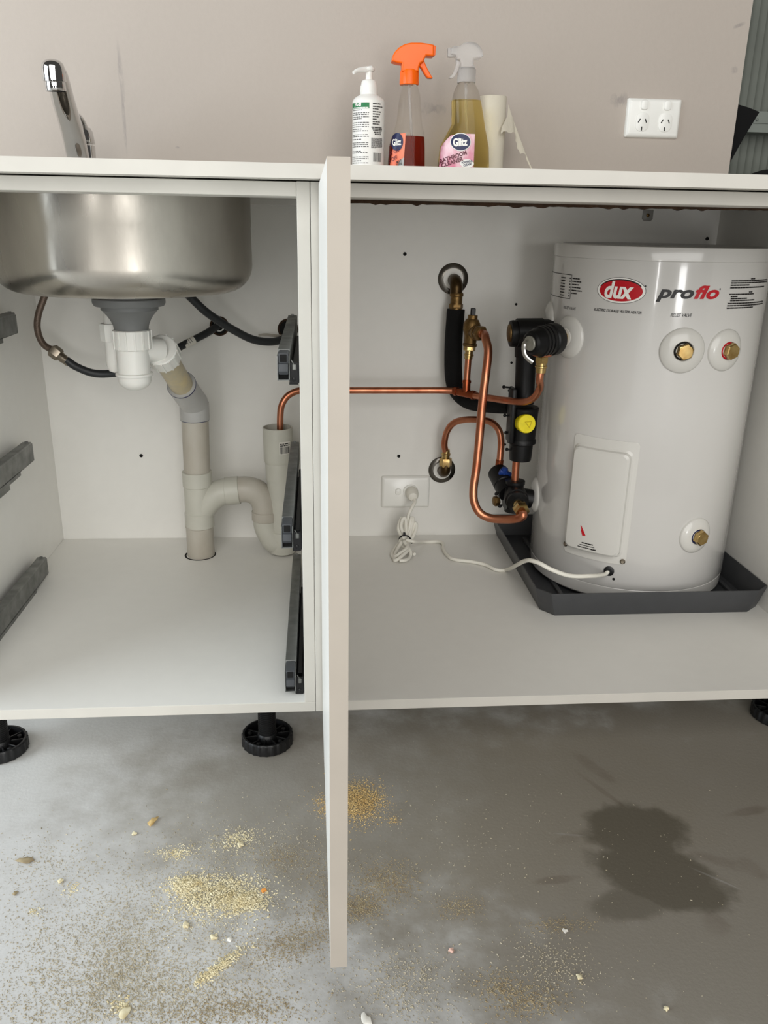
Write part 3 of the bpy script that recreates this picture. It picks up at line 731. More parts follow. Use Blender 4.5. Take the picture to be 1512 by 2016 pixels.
# access cover: folded flange plate with raised rounded box
def rrect(a0, a1, z0, z1, rad, h, n=8):
    pts = []
    u0, u1 = a0*R, a1*R
    for (cx, cz, s) in ((u1-rad, z1-rad, 0), (u0+rad, z1-rad, 1), (u0+rad, z0+rad, 2), (u1-rad, z0+rad, 3)):
        for k in range(n):
            t = (s + k/(n-1))*pi/2; pts.append((cx+rad*cos(t), cz+rad*sin(t)))
    # extra points along the long horizontal edges so the panel follows the curve
    out = []
    m = len(pts)
    for i in range(m):
        p, q = pts[i], pts[(i+1) % m]; out.append(p)
        if abs(p[0]-q[0]) > .02:
            for k in range(1, 12): out.append((p[0]+(q[0]-p[0])*k/12, p[1]+(q[1]-p[1])*k/12))
    return [cyl(u/R, z, h) for u, z in out]
A0, A1, C0, C1 = -.994, -.354, .2500, .4776
B0, B1, E0, E1 = -.950, -.428, .2670, .4580
rs = [rrect(A0, A1, C0, C1, .006, .0001), rrect(A0, A1, C0, C1, .006, .0014), rrect(A0+.003, A1-.003, C0+.0006, C1-.0006, .006, .0017),
      rrect(B0-.03, B1+.03, E0-.0035, E1+.0045, .012, .0017), rrect(B0-.012, B1+.012, E0-.001, E1+.001, .0115, .004), rrect(B0, B1, E0, E1, .011, .0125), rrect(B0+.02, B1-.02, E0+.0035, E1-.0035, .009, .0150)]
for k in (.75, .5, .25, .08):
    ca, cz = (B0+B1)/2, (E0+E1)/2; ha, hz = (B1-B0)/2*k, (E1-E0)/2*k
    rs.append(rrect(ca-ha, ca+ha, cz-hz, cz+hz, .009*k, .0153))
# every ring needs the same count
n0 = min(len(r) for r in rs)
def resample(r, n):
    P = [Vector(p) for p in r] + [Vector(r[0])]; L = [0]
    for i in range(len(P)-1): L.append(L[-1]+(P[i+1]-P[i]).length)
    out = []; j = 0
    for k in range(n):
        t = L[-1]*k/n
        while L[j+1] < t: j += 1
        f = (t-L[j])/max(L[j+1]-L[j], 1e-9); out.append(tuple(P[j].lerp(P[j+1], f)))
    return out
rs = [resample(r, 120) for r in rs]
cov = part('access_cover', MB().rings(rs, close=True), M_tankm, wh, 'white raised access cover', ang=14)
for a, z in ((-.385, .2575), (-.975, .2655)):
    part('screw', MB().lathe([(.0048, .001), (.0048, .0025), (.0030, .0042), (.001, .0040)], cyl(a, z, .001), nrm(a), 16), M_nickel, cov)
# printing helpers on the tank: u runs along the wall from angle a
def onT(a, z, h): return lambda u, v: cyl(a+u/R, z+v, h)
def spanT(p, q): return (q[0]-p[0])*R
def tprint(s, p0, p1, h, m, name, shear=.25, bold=.01, dh=.0006, par=tank, lab=None):
    mb = MB(); put_text(mb, text2d(s, h, spanT(p0, p1), shear, bold), onT(p0[0], p0[1], dh)); return part(name, mb, m, par, lab)
def disc(mb, a, z, rx, rz, h, rot=0, n=56):
    rg_ = []
    for k in (1, .8, .6, .4, .2, .05):
        rg_.append([cyl(a+(rx*k*cos(2*pi*i/n))/R, z+rz*k*sin(2*pi*i/n), h) for i in range(n)])
    return mb.rings(rg_, close=True)
lc_ = (-0.6872, 0.7281); lw = spanT((-0.9205, 0.7262), (-0.4764, 0.7285))/2; lh = ((-0.6976, 0.7485)[1]-(-0.6717, 0.7067)[1])/2
lz = lc_[1]
lg = part('logo_badge', disc(MB(), lc_[0], lz, lw, lh, .0004), M_print, wh, 'oval red and white badge')
part('badge_border', disc(MB(), lc_[0], lz, lw-.0008, lh-.0007, .0006), M_white, lg)
mb = MB(); rg_ = [[], []]
for i in range(40):
    t = radians(25) + radians(140)*i/39
    for q, k in ((0, 1.0), (1, .80 if 4 < i < 36 else .93)): rg_[q].append(cyl(lc_[0]+(lw-.004)*k*cos(t)/R, lz+(lh-.0025)*k*sin(t), .0008))
mb.add(rg_[0]+rg_[1], [(i, i+1, 40+i+1, 40+i) for i in range(39)])
part('badge_shade', mb, M_print, lg)
part('badge_field', disc(MB(), lc_[0]-.0002, lz-.0006, lw-.0050, lh-.0042, .0010), M_red, lg, 'red oval')
p0, p1 = (-0.8295, 0.7142), (-0.5692, 0.7148)
mb = MB(); put_text(mb, text2d('dux', ((-0.7727, 0.741)[1]-(-0.756, 0.7143)[1])*.97, spanT(p0, p1), .18, .035), onT(p0[0], lz-.0118, .0017)); part('badge_lettering', mb, M_white, lg, 'slanted white letters')
part('badge_dot', disc(MB(), (-0.4753, 0.7369)[0], (-0.4753, 0.7369)[1], .0013, .0013, .0006, n=14), M_print, lg)
p0 = (-0.921, 0.6937); p1 = (-0.4818, 0.693); zz = (p0[1]+(-0.4818, 0.693)[1])/2
tprint('ELECTRIC STORAGE WATER HEATER', (p0[0], p0[1]-.001), p1, .0042, M_print, 'printed_line', .28, .018)
p0, p1 = (-1.3284, 0.6903), (-1.1397, 0.6935)
tprint('RELIEF VALVE', (p0[0], p0[1]-.001), p1, .0048, M_gprint, 'printed_line', .2, .008)
p0, p1 = (-0.2387, 0.6918), (-0.0573, 0.6927)
tprint('RELIEF VALVE', (p0[0], p0[1]-.0010), p1, .0055, M_print, 'printed_line', .25, .008)
p0, p1 = (-0.3769, 0.7217), (-0.0649, 0.7199); zb_ = (-0.1306, 0.7204)[1]
tprint('pro', (p0[0], zb_), p1, .0205*.9, M_print, 'brand_lettering', .28, .035, .0007, lab='bold slanted black letters')
p0, p1 = (-0.0627, 0.7199), (0.1633, 0.7202)
tprint('flo', (p0[0], zb_), p1, .0205*.95, M_red, 'brand_lettering', .28, .035, .0007, lab='bold slanted red letters')
part('brand_dot', disc(MB(), (0.1671, 0.7349)[0], (0.1671, 0.7349)[1], .0009, .0016, .0006, n=12), M_print, tank)
# rating table at left
rr = random.Random(11)
ta0, ta1 = (-1.8437, 0.7237)[0]-.12, (-1.2359, 0.7314)[0]; tz0, tz1 = (-1.2476, 0.7072)[1], (-1.2493, 0.7473)[1]
mb = MB(); t = .0005
def strip(mb, a0, z0, a1, z1, hw, h=.0006):
    n = max(2, int(abs(a1-a0)/.03)+2)
    for i in range(n-1):
        f, g = i/(n-1), (i+1)/(n-1)
        pa, pz, qa, qz = a0+(a1-a0)*f, z0+(z1-z0)*f, a0+(a1-a0)*g, z0+(z1-z0)*g
        if abs(a1-a0) > 1e-6: mb.quad(cyl(pa, pz-hw, h), cyl(qa, qz-hw, h), cyl(qa, qz+hw, h), cyl(pa, pz+hw, h))
        else: mb.quad(cyl(pa-hw/R, pz, h), cyl(pa+hw/R, pz, h), cyl(qa+hw/R, qz, h), cyl(qa-hw/R, qz, h))
strip(mb, ta0, tz1, ta1, tz1, t); strip(mb, ta0, tz0, ta1, tz0, t); strip(mb, ta1, tz0, ta1, tz1, t)
for i in range(7):
    z = tz1-.006-i*(tz1-tz0-.008)/6.5
    dashes(mb, onT(ta1-.030, z-.001, .0006), 0, .0028+rr.uniform(-.0005, .0008), 0, .0021, rr)
    if i < 6: dashes(mb, onT(ta1+.014, z-.0005, .0006), 0, (.020, .023, .018, .022, .026, .014)[i], 0, .0019, rr, .12)
    dashes(mb, onT(ta1-.19, z-.001, .0006), 0, .016, 0, .0019, rr)
part('rating_table', mb, M_print, tank, 'small printed rating table')
# instructions at right
mb = MB(); rr = random.Random(12); pa = (0.2832, 0.7423)[0]
for a_, z_, l_ in ((0.5076, 0.7497, 0.0118), (0.273, 0.7467, 0.1066), (0.2709, 0.7435, 0.1094), (0.2691, 0.74, 0.0433), (0.2678, 0.736, 0.0961), (0.5087, 0.7288, 0.0103), (0.2677, 0.7256, 0.0598), (0.2881, 0.722, 0.0154), (0.2915, 0.7188, 0.038), (0.2893, 0.7156, 0.0608), (0.2662, 0.7112, 0.1057), (0.2644, 0.7076, 0.1052), (0.2627, 0.7039, 0.0647)):
    dashes(mb, onT(a_, z_, .0006), 0, l_, 0, .0021, rr, .10)
part('instruction_print', mb, M_print, tank, 'small printed instructions')
# red flash and warning print on the cover
CH = .0158
def onC(a, z): return lambda u, v: cyl(a+u/R, z+v, CH)
q = [(-0.7934, 0.3154), (-0.7841, 0.3159), (-0.7508, 0.3043), (-0.733, 0.2984), (-0.7658, 0.2972), (-0.7842, 0.3066), (-0.7803, 0.3087)]
mb = MB(); mb.add([cyl(a, z, CH) for a, z in q], [tuple(range(len(q)))])
part('red_flash', mb, M_red, cov, 'red flash mark')
mb = MB()
for a_, z_, l_, hh in ((-0.7643, 0.2829, 0.0199, 0.0021), (-0.7822, 0.2789, 0.0263, 0.0012), (-0.8002, 0.2745, 0.0327, 0.0016), (-0.6723, 0.2737, 0.0088, 0.0012)):
    dashes(mb, onC(a_, z_), 0, l_, 0, hh, rr, .10)
part('warning_print', mb, M_print, cov)
g = (-0.5009, 0.2345)
part('cable_grommet', MB().lathe([(.0092, -.001), (.0092, .002), (.0075, .003), (.004, .0032)], cyl(*g), nrm(g[0]), 28), M_black, wh, 'round black cable grommet')
part('drain_hole', disc(MB(), (-0.449, 0.2201)[0], (-0.449, 0.2201)[1], .0026, .0026, .0004, n=18), M_dark, wh)

# ================================================================== DRIP TRAY
tray = MB()
def tr_poly(ins, z):
    x0, x1, y0, y1 = .3925+ins, .8215-ins*.62, .2475+ins, .6690-ins*.5; c = .026
    return [(x0+c*.8, y0, z), (x1-c, y0, z), (x1, y0+c*.8, z), (x1, y1, z), (x0, y1, z), (x0, y0+c, z)]
tray.rings([tr_poly(.0145, .1662), tr_poly(.0135, .1675), tr_poly(.0005, .2130), tr_poly(.0005, .2148), tr_poly(.0022, .2150), tr_poly(.0030, .2140), tr_poly(.0155, .1700), tr_poly(.0175, .1690)], close=True, start=True)
dt = single('drip_tray', tray, M_tray, 'dark grey plastic drip tray under the water heater', 'tray', (.607, .458, .166), ang=30)
# ribs moulded into the tray floor that carry the tank
mb = MB()
for k in range(5):
    x = .46+k*.083; mb.box((x-.004, .30, .1685), (x+.004, .63, .1758), .001, 1)
part('tray_rib', mb, M_tray, dt)

# ================================================================== HEATER PIPEWORK
def rosette(p, r, label, grp=None):
    t_ = thing('pipe_rosette', label, 'pipe cover', (p[0], .673, p[2]))
    part('cover_plate', MB().lathe([(r, .0), (r, .0012), (r*.96, .0022), (r*.80, .004), (r*.60, .0052), (r*.56, .0050)], (p[0], .6731, p[2]), (0, -1, 0), 48), M_dchrome, t_)
    part('white_sleeve', MB().lathe([(r*.65, .0049), (r*.65, .0058), (r*.34, .0058)], (p[0], .6731, p[2]), (0, -1, 0), 40), M_white, t_, 'white pipe sleeve')
    return t_
ra = (0.2824, 0.672, 0.722); rb_ = (0.2763, 0.672, 0.3188)
rosette(ra, .031, 'tarnished chrome wall rosette at the top, behind the black foam pipe')
rosette(rb_, .0295, 'shiny chrome wall rosette beside the lower power outlet')
# upper wall elbow with lagged pipe
lp = thing('lagged_pipe', 'black foam-lagged pipe dropping from the upper brass elbow', 'pipe', ra)
e1 = (0.2844, 0.645, 0.6981)
mb = MB(); mb.tube([(ra[0]+.001, .668, ra[2]-.002), (ra[0]+.0015, .650, ra[2]-.003), (e1[0]-.0005, .6385, e1[2]+.014), (e1[0], .6375, e1[2]-.004)], .0125, 20)
part('elbow', mb, M_bronze, lp, 'dark brass elbow')
ex, ey = e1[0]+.001, .6375
mb = MB(); z0 = e1[2]-.003
mb.lathe([(.013, .002), (.0138, .0), (.0138, -.004), (.012, -.005), (.012, -.016), (.0118, -.018), (.0122, -.019), (.0122, -.032)], (ex, ey, z0), (0, 0, 1), 26)
mb.lathe([(.0132, -.019), (.0140, -.0205), (.0140, -.027), (.0132, -.0285)], (ex, ey, z0), (0, 0, 1), 6)
part('compression_nut', mb, M_brassd, lp, 'dull brass nut')
zt = (0.2848, 0.6375, 0.6651)[2]
zb2 = (0.2916, 0.6375, 0.5205)[2]
pts = [(ex, ey, zt), (ex-.002, ey-.001, (zt+zb2)/2), (0.2859, 0.632, 0.5319), (0.2925, 0.625, 0.5038), (0.3122, 0.605, 0.4857), (0.3434, 0.575, 0.4836), (0.3838, 0.53, 0.4902)]
foam = MB().tube(pts, [.0180, .0180, .0180, .0168, .0158, .0152, .0152], 26)
part('foam_lagging', foam, M_foam, lp, 'black foam lagging')

# tempering valve column: black cover with yellow cap, rising to the hot outlet block
VX, VY = (0.3978, 0.47, 0.4635)[0], .470
tv = thing('tempering_valve', 'black tempering valve with round yellow cap left of the water heater', 'valve', (VX, VY, .40))
mb = MB(); mb.tube([(0.3934, VY+.004, 0.6079), (0.3954, VY+.004, 0.556), (0.3961, VY, 0.5078)], .0185, 28)
part('upper_sleeve', mb, M_vblack, tv)
cxv = 0.3981
mb = MB(); mb.lathe([(.0265, 0.5029), (.0285, 0.501), (.0275, 0.4912), (.0255, 0.4416), (.0275, 0.4386), (.0275, 0.4326), (.0225, 0.4305), (.0215, 0.4062), (.0205, 0.3981)], (cxv-.0015, VY, 0), (0, 0, 1), 40)
part('valve_cover', mb, M_vblack, tv, 'black split cover')
mb = MB(); mb.box((0.3671, VY-.024, 0.4356), (0.3759, VY+.012, 0.5398), .003, 2)
part('cover_flange', mb, M_vblack, tv)
yc = (0.3937, 0.437, 0.4772)
mb = MB(); mb.lathe([(.0165, -.014), (.0175, .0), (.0178, .004), (.0165, .0062), (.003, .0066)], yc, (.12, -.95, .12), 40)
yk = part('adjuster_cap', mb, M_yellow, tv, 'round yellow cap with triangle')
nY = Vector((.12, -.95, .12)).normalized(); uY = Vector((1, 0, 0)); uY = (uY-nY*uY.dot(nY)).normalized(); vY = nY.cross(uY)*-1
vY = Vector((0, 0, 1)); vY = (vY-nY*vY.dot(nY)).normalized()
oY = Vector(yc)+nY*.0072
mb = MB(); tri = [(-.004, .004), (.009, .0045), (.005, -.007)]
for i in range(3):
    p, q = tri[i], tri[(i+1) % 3]
    mb.tube([tuple(oY+uY*p[0]+vY*p[1]), tuple(oY+uY*q[0]+vY*q[1])], .0007, 6, smooth=False)
part('triangle_mark', mb, mat('yellow_relief', (196, 176, 18), .5), yk)
for p in ((0.3628, 0.47, 0.4853), (0.3671, 0.47, 0.4516), (0.3704, 0.466, 0.4196), (0.3572, 0.47, 0.5396)):
    part('cover_clip', MB().lathe([(.0018, -.014), (.0018, 0), (.0030, .0005), (.0033, .003), (.002, .0050)], p, (-1, -.1, .1), 14), M_vblack, tv)
bt = (0.3891, 0.47, 0.4063); bb = (0.3894, 0.47, 0.3466)
part('copper_tail', MB().tube([(bt[0], VY, bt[2]), (bb[0], VY, bb[2])], .0072, 18, smooth=False), M_copper, tv, 'short copper tail')
# hot outlet block
ob = thing('hot_outlet_fitting', 'black covered hot outlet block with brass knob on its left end', 'pipe fitting', (0.3893, VY, 0.6404))
zc = (0.3846, 0.47, 0.6394)[2]; xl = 0.3637
mb = MB(); mb.lathe([(.0255, .012), (.0265, .013), (.0265, .060), (.0245, .061), (.0245, .078)], (xl-.004, VY, zc), (1, 0, .02), 36)
mb.tube([(0.3913, VY+.004, zc-.01), (0.3934, VY+.004, 0.5967)], .0205, 28, smooth=False)
part('outlet_cover', mb, M_vblack, ob)
mb = MB(); mb.lathe([(.021, -.001), (.0235, .0), (.0245, .005), (.0235, .013)], (xl-.003, VY, zc-.001), (1, 0, .02), 36)
part('end_ring', mb, M_vblack, ob)
part('brass_knob', MB().lathe([(.012, -.0045), (.0165, -.003), (.0170, .002)], (xl-.003, VY, zc), (1, 0, .02), 24), M_brassd, ob, 'dull brass knob')
# pressure relief valve with lever, on the left front port
pv = cyl(-1.205, .6420); n_ = nrm(-1.205); n2 = Vector((-.83, -.555, 0)).normalized()
rv = thing('relief_valve', 'black pressure relief valve with bent silver lever on the heater side', 'valve', pv)
pe = Vector((0.3679, 0.352, 0.6369)); pb = Vector(pv) + n_*.012
axv = (pe-pb).normalized(); Lv = (pe-pb).length
mb = MB(); mb.lathe([(.0100, -.014), (.0100, .004), (.0115, .005), (.0115, .022)], tuple(pb), tuple(axv), 24)
part('brass_neck', mb, M_brass, rv, 'brass threaded neck')
mb = MB(); pr = [(.0200, .0165), (.0265, .018), (.0278, .022), (.0275, Lv*.42), (.0255, Lv*.45)]
for k in range(3): h = Lv*(.50+.10*k); pr += [(.0265, h), (.0265, h+Lv*.05), (.0245, h+Lv*.06)]
pr += [(.0225, Lv*.86), (.0205, Lv*.95), (.0165, Lv*.99)]
mb.lathe(pr, tuple(pb), tuple(axv), 40)
cvr = part('valve_cover', mb, M_vblack, rv)
mb = MB(); mb.lathe([(.0128, -.002), (.0128, .002), (.0118, .0032), (.004, .0034)], tuple(pb+axv*(Lv*.99)), tuple(axv), 30)
part('end_disc', mb, mat('grey_disc', (150, 148, 138), .4, metal=.4, var=.2, vscale=150), rv, 'grey metal end disc')
pf_ = pb + axv*(Lv*.995)
lv = [(0.3527, 0.33, 0.6398), (0.3527, 0.33, 0.628), (0.3554, 0.328, 0.6198), (0.3613, 0.325, 0.6135), (0.3678, 0.322, 0.6089)]
mb = MB(); mb.tube([tuple(pf_+Vector((-.004, -.001, .004)))] + lv, [.0018]+[.0020]*5, 10, rb=1.8)
part('lever', mb, mat('bright_aluminium', (205, 204, 200), .3, metal=1.0), rv, 'bent silver lever')
dn = pb + axv*(Lv*.36); dnx = Vector((0.3971, 0.375, 0.613))
mb = MB(); zt_ = dn.z-.020
part('outlet_collar', MB().lathe([(.0145, .004), (.0165, 0), (.0170, -.002), (.0170, -.006), (.0165, -.0075), (.0115, -.008)], (dnx.x, dnx.y, zt_), (0, 0, 1), 30), M_copper, rv, 'copper collar')
mb.lathe([(.0110, -.0075), (.0120, -.009), (.0120, -.0185), (.0108, -.020)], (dnx.x, dnx.y, zt_), (0, 0, 1), 6, phase=.3)
mb.lathe([(.0092, -.019), (.0092, -.024), (.0108, -.0248), (.0108, -.0275), (.0092, -.0285), (.0088, -.037)], (dnx.x, dnx.y, zt_), (0, 0, 1), 26)
part('outlet_nut', mb, M_brass, rv, 'brass outlet nut')
ztail = zt_-.034

# copper drain line
dl = thing('copper_drain_pipe', 'horizontal copper drain pipe running from relief valve through the divider to the standpipe', 'pipe', (0.2902, 0.575, 0.5114))
Tj = (0.2882, 0.575, 0.5104)
pts = [(dnx.x, dnx.y, ztail), (dnx.x-.0005, dnx.y+.001, ztail-.016), (0.4021, 0.39, 0.5549), (0.3975, 0.405, 0.5336), (0.3846, 0.425, 0.521), (0.3641, 0.455, 0.5167), (0.334, 0.51, 0.5113), (0.3126, 0.55, 0.5082)]
part('pipe', MB().tube(pts, .0066, 16), M_copper, dl)
pts = [(0.2807, 0.58, 0.5109), (0.2557, 0.585, 0.5109), (0.1839, 0.585, 0.5107), (0.082, 0.585, 0.5104), (0.0214, 0.585, 0.5104), (-0.0128, 0.583, 0.511), (-0.0338, 0.581, 0.5093), (-0.0529, 0.578, 0.4997), (-0.0641, 0.575, 0.483), (-0.0675, 0.574, 0.4648), (-0.0687, 0.573, 0.4341)]
part('pipe', MB().tube(pts, .0066, 16), M_copper, dl)
tj0, tj1 = (0.2788, 0.581, 0.5107), (0.3188, 0.545, 0.5082)
mb = MB(); mb.tube([tj0, tj1], .0078, 18, smooth=False)
for f in (.12, .86):
    c = Vector(tj0).lerp(Vector(tj1), f); d = (Vector(tj1)-Vector(tj0)).normalized(); mb.tube([tuple(c-d*.003), tuple(c+d*.003)], .0090, 18, smooth=False)
tc_ = Vector(tj0).lerp(Vector(tj1), .55); tt = Vector((0.3018, 0.566, 0.5355))
mb.tube([tuple(tc_), tuple(tt)], .0078, 18, smooth=False); d = (tt-tc_).normalized(); mb.tube([tuple(tt-d*.006), tuple(tt-d*.001)], .0090, 18, smooth=False)
part('tee_joint', mb, M_copperd, dl, 'copper tee joint')
ru = Vector((0.3034, 0.57, 0.577))
part('riser', MB().tube([tuple(tt-d*.004), tuple(ru)], .0066, 16, smooth=False), M_copper, dl, 'short copper riser')

# brass cold water expansion valve on the riser
ev = thing('expansion_valve', 'dull brass expansion valve with black stem on the copper riser', 'valve', tuple(ru))
q0 = Vector((0.3034, 0.57, 0.576)); q1 = Vector((0.3054, 0.572, 0.6025)); q2 = Vector((0.3069, 0.572, 0.6319)); q3 = Vector((0.3079, 0.572, 0.6495))
mb = MB(); d = (q1-q0).normalized()
mb.lathe([(.0080, 0), (.0080, .006), (.0098, .0065), (.0098, .0095), (.0080, .010), (.0080, .018)], tuple(q0), tuple(d), 24)
mb.lathe([(.0105, .016), (.0120, .0175), (.0120, .0265), (.0105, .028)], tuple(q0), tuple(d), 6)
part('inlet_nut', mb, M_brass, ev, 'bright brass nut')
mb = MB(); ax_ = (q2-q1).normalized()
mb.lathe([(.0130, -.002), (.0140, .0), (.0140, .003), (.0120, .0045), (.0125, .018), (.0165, .030), (.0165, .042), (.0120, .050), (.0095, .051), (.0095, .058), (.0085, .0585)], tuple(q1), tuple(ax_), 30)
ob_ = Vector((0.32, 0.535, 0.6298)); c0 = q2 + Vector((0, 0, -.002)); da = (ob_-c0).normalized(); Lb = (ob_-c0).length
mb.lathe([(.0120, 0), (.0125, Lb*.35), (.0145, Lb*.5), (.0150, Lb*.62), (.0140, Lb*.66)], tuple(c0), tuple(da), 28)
mb.lathe([(.0135, Lb*.64), (.0150, Lb*.70), (.0150, Lb*1.0), (.0135, Lb*1.06), (.0095, Lb*1.07)], tuple(c0), tuple(da), 6)
part('valve_body', mb, M_brassd, ev, 'dull brass body', ang=30)
st_ = q1 + ax_*.0575
part('stem', MB().box((st_.x-.0045, st_.y-.0045, st_.z), (st_.x+.0045, st_.y+.0045, st_.z+.014), .001, 1), M_black, ev, 'short black plastic stem')
oc = c0 + da*(Lb*1.075)
part('outlet_olive', MB().lathe([(.0086, 0), (.0086, .0015), (.0078, .0022), (.0074, .0022)], tuple(oc), tuple(da), 24, cap=False), M_copper, ev)

# long copper loop
clp = thing('copper_loop_pipe', 'long copper pipe looping from the brass valve down to the cold inlet valve', 'pipe', tuple(oc))
pts = [tuple(oc-da*.004), tuple(oc+da*.008), (0.3223, 0.505, 0.6242), (0.3258, 0.492, 0.6043), (0.3213, 0.48, 0.5587), (0.3163, 0.47, 0.5125), (0.3113, 0.455, 0.4475), (0.3058, 0.44, 0.3919), (0.3, 0.428, 0.3502), (0.3022, 0.422, 0.3268), (0.3129, 0.416, 0.3083), (0.3313, 0.408, 0.3007), (0.3577, 0.395, 0.3026), (0.3767, 0.382, 0.3086), (0.3843, 0.372, 0.3171), (0.3847, 0.376, 0.3237)]
part('pipe', MB().tube(pts, .0080, 20, 10), M_copper, clp)
# cold inlet valve
civ = thing('cold_inlet_valve', 'black cold inlet valve with blue tap at the foot of the copper pipes', 'valve', (0.3929, 0.47, 0.3256))
c = Vector((0.3894, 0.46, 0.3289))
mb = MB()
top_ = (0.3889, 0.47, 0.3539)
mb.lathe([(.0175, -.030), (.0175, .026), (.0195, .027), (.0195, .033), (.0150, .034)], (top_[0]+.001, VY, top_[2]-.031), (0, 0, 1), 32)
e_ = Vector((0.4228, 0.462, 0.3207)); w0 = c + Vector((-.020, 0, -.006))
mb.tube([tuple(w0), tuple(c + Vector((.014, .003, -.005)))], .0225, 28, smooth=False)
mb.tube([tuple(c + Vector((.012, .003, -.005))), tuple(e_)], .0185, 28, smooth=False)
fr = Vector((0.3836, 0.405, 0.3278)); dfr = (fr-c).normalized(); Lf = (fr-c).length
mb.lathe([(.0225, 0), (.0225, Lf*.55), (.0205, Lf*.58), (.0205, Lf*.8), (.0150, Lf*.88), (.0120, Lf*.95)], tuple(c), tuple(dfr), 30)
part('valve_cover', mb, M_vblack, civ)
lb0 = Vector((0.3774, 0.475, 0.3315)); lb1 = Vector((0.3694, 0.525, 0.352)); dl_ = (lb1-lb0).normalized()
mb = MB(); mb.lathe([(.0190, -.006), (.0205, 0), (.0205, .018), (.0190, .020), (.0205, .022), (.0205, (lb1-lb0).length+.006), (.0175, (lb1-lb0).length+.010)], tuple(lb0), tuple(dl_), 30)
part('isolating_barrel', mb, M_vblack, civ)
t0 = Vector((0.3753, 0.498, 0.3621))
mb = MB(); rotm = Matrix.Rotation(.35, 3, 'Y') @ Matrix.Rotation(.3, 3, 'X')
mb.box(t0+Vector((-.0125, -.0045, -.006)), t0+Vector((.0125, .0045, .006)), .0025, 2, rotm, t0); mb.lathe([(.0055, -.012), (.0055, .003), (.0065, .006), (.0065, .011), (.005, .0125)], tuple(t0+Vector((-.002, 0, 0))), (.1, -.1, 1), 16)
part('tap_handle', mb, M_blue, civ, 'blue tap handle')
pl = Vector((0.3523, 0.462, 0.317))
part('side_plug', MB().lathe([(.0085, 0), (.0100, .002), (.0100, .010), (.006, .012)], tuple(pl+Vector((.006, 0, 0))), (-1, -.25, -.05), 6), M_brassd, civ, 'dull brass side plug')
for p in ((0.3511, 0.452, 0.335), (0.3597, 0.452, 0.3099)):
    part('cover_clip', MB().lathe([(.002, -.006), (.002, .0), (.0038, .001), (.003, .004)], tuple(p), (-.6, -.7, 0), 12), M_black, civ)
nz0 = Vector((0.3832, 0.412, 0.3285)); nz1 = Vector((0.3861, 0.381, 0.3219)); dz = (nz1-nz0).normalized(); Ln = (nz1-nz0).length
mb = MB(); mb.lathe([(.0100, -.010), (.0110, -.008), (.0110, 0), (.0095, .001), (.0095, Ln*.25), (.0110, Ln*.27), (.0110, Ln*.36), (.0095, Ln*.38), (.0095, Ln*.5)], tuple(nz0), tuple(dz), 26)
mb.lathe([(.0135, Ln*.40), (.0150, Ln*.46), (.0150, Ln*.95), (.0135, Ln*1.02), (.0095, Ln*1.03)], tuple(nz0), tuple(dz), 6)
part('brass_union', mb, M_brass, civ, 'bright brass union nut')
# inverted U copper pipe from the lower rosette
up_ = thing('copper_arch_pipe', 'copper pipe arching from the lower wall rosette to the cold inlet valve', 'pipe', rb_)
ez = (0.2785, 0.64, 0.3395)
mb = MB(); mb.tube([(rb_[0], .668, rb_[2]+.000), (rb_[0]+.001, .652, rb_[2]+.001), (ez[0], .640, ez[2]-.012), (ez[0], .640, ez[2]+.002)], .0115, 20)
part('elbow', mb, M_bronze, up_, 'dark brass elbow')
mb = MB(); mb.lathe([(.0120, -.004), (.0132, -.002), (.0132, .013), (.0120, .015)], (ez[0], .640, ez[2]), (0, 0, 1), 6); mb.lathe([(.0085, .014), (.0085, .021), (.0098, .022), (.0098, .025), (.0085, .026), (.0078, .034)], (ez[0], .640, ez[2]), (0, 0, 1), 24)
part('compression_nut', mb, M_brass, up_, 'bright brass nut')
pts = [(ez[0], .640, ez[2]+.026), (0.2736, 0.635, 0.3857), (0.2767, 0.628, 0.415), (0.2882, 0.618, 0.4359), (0.3089, 0.605, 0.4459), (0.3368, 0.585, 0.4505), (0.3574, 0.567, 0.4489), (0.3698, 0.553, 0.4365), (0.3741, 0.545, 0.4164), (0.3728, 0.538, 0.3897), (0.3699, 0.53, 0.3601)]
part('pipe', MB().tube(pts, .0068, 16), M_copper, up_)
p = (0.3709, 0.533, 0.371); part('joint_collar', MB().tube([(p[0]+.0005, p[1], p[2]+.009), (p[0]-.0005, p[1], p[2]-.007)], .0080, 16, smooth=False), M_copperd, up_)

# ================================================================== POWER OUTLETS AND CORD
def plate(mb, c, w, h, y, t, bev, rad=.004):
    x0, x1, z0, z1 = c[0]-w/2, c[0]+w/2, c[2]-h/2, c[2]+h/2
    def rr_(ins, yy):
        P = []; r_ = max(rad-ins*.3, .001)
        for (cx, cz, s) in ((x1-r_-ins, z1-r_-ins, 0), (x0+r_+ins, z1-r_-ins, 1), (x0+r_+ins, z0+r_+ins, 2), (x1-r_-ins, z0+r_+ins, 3)):
            for k in range(6): a = (s+k/5)*pi/2; P.append((cx+r_*cos(a), yy, cz+r_*sin(a)))
        return P
    return mb.rings([rr_(0, y), rr_(.0005, y-t*.45), rr_(bev*.5, y-t*.85), rr_(bev, y-t)], close=True, start=True)
oc1 = (0.6657, 0.69, 1.0291)
po = thing('double_power_outlet', 'white double power outlet on the grey wall', 'power outlet', oc1)
part('face_plate', plate(MB(), oc1, .1085, .0700, .6899, .009, .007), M_switch, po)
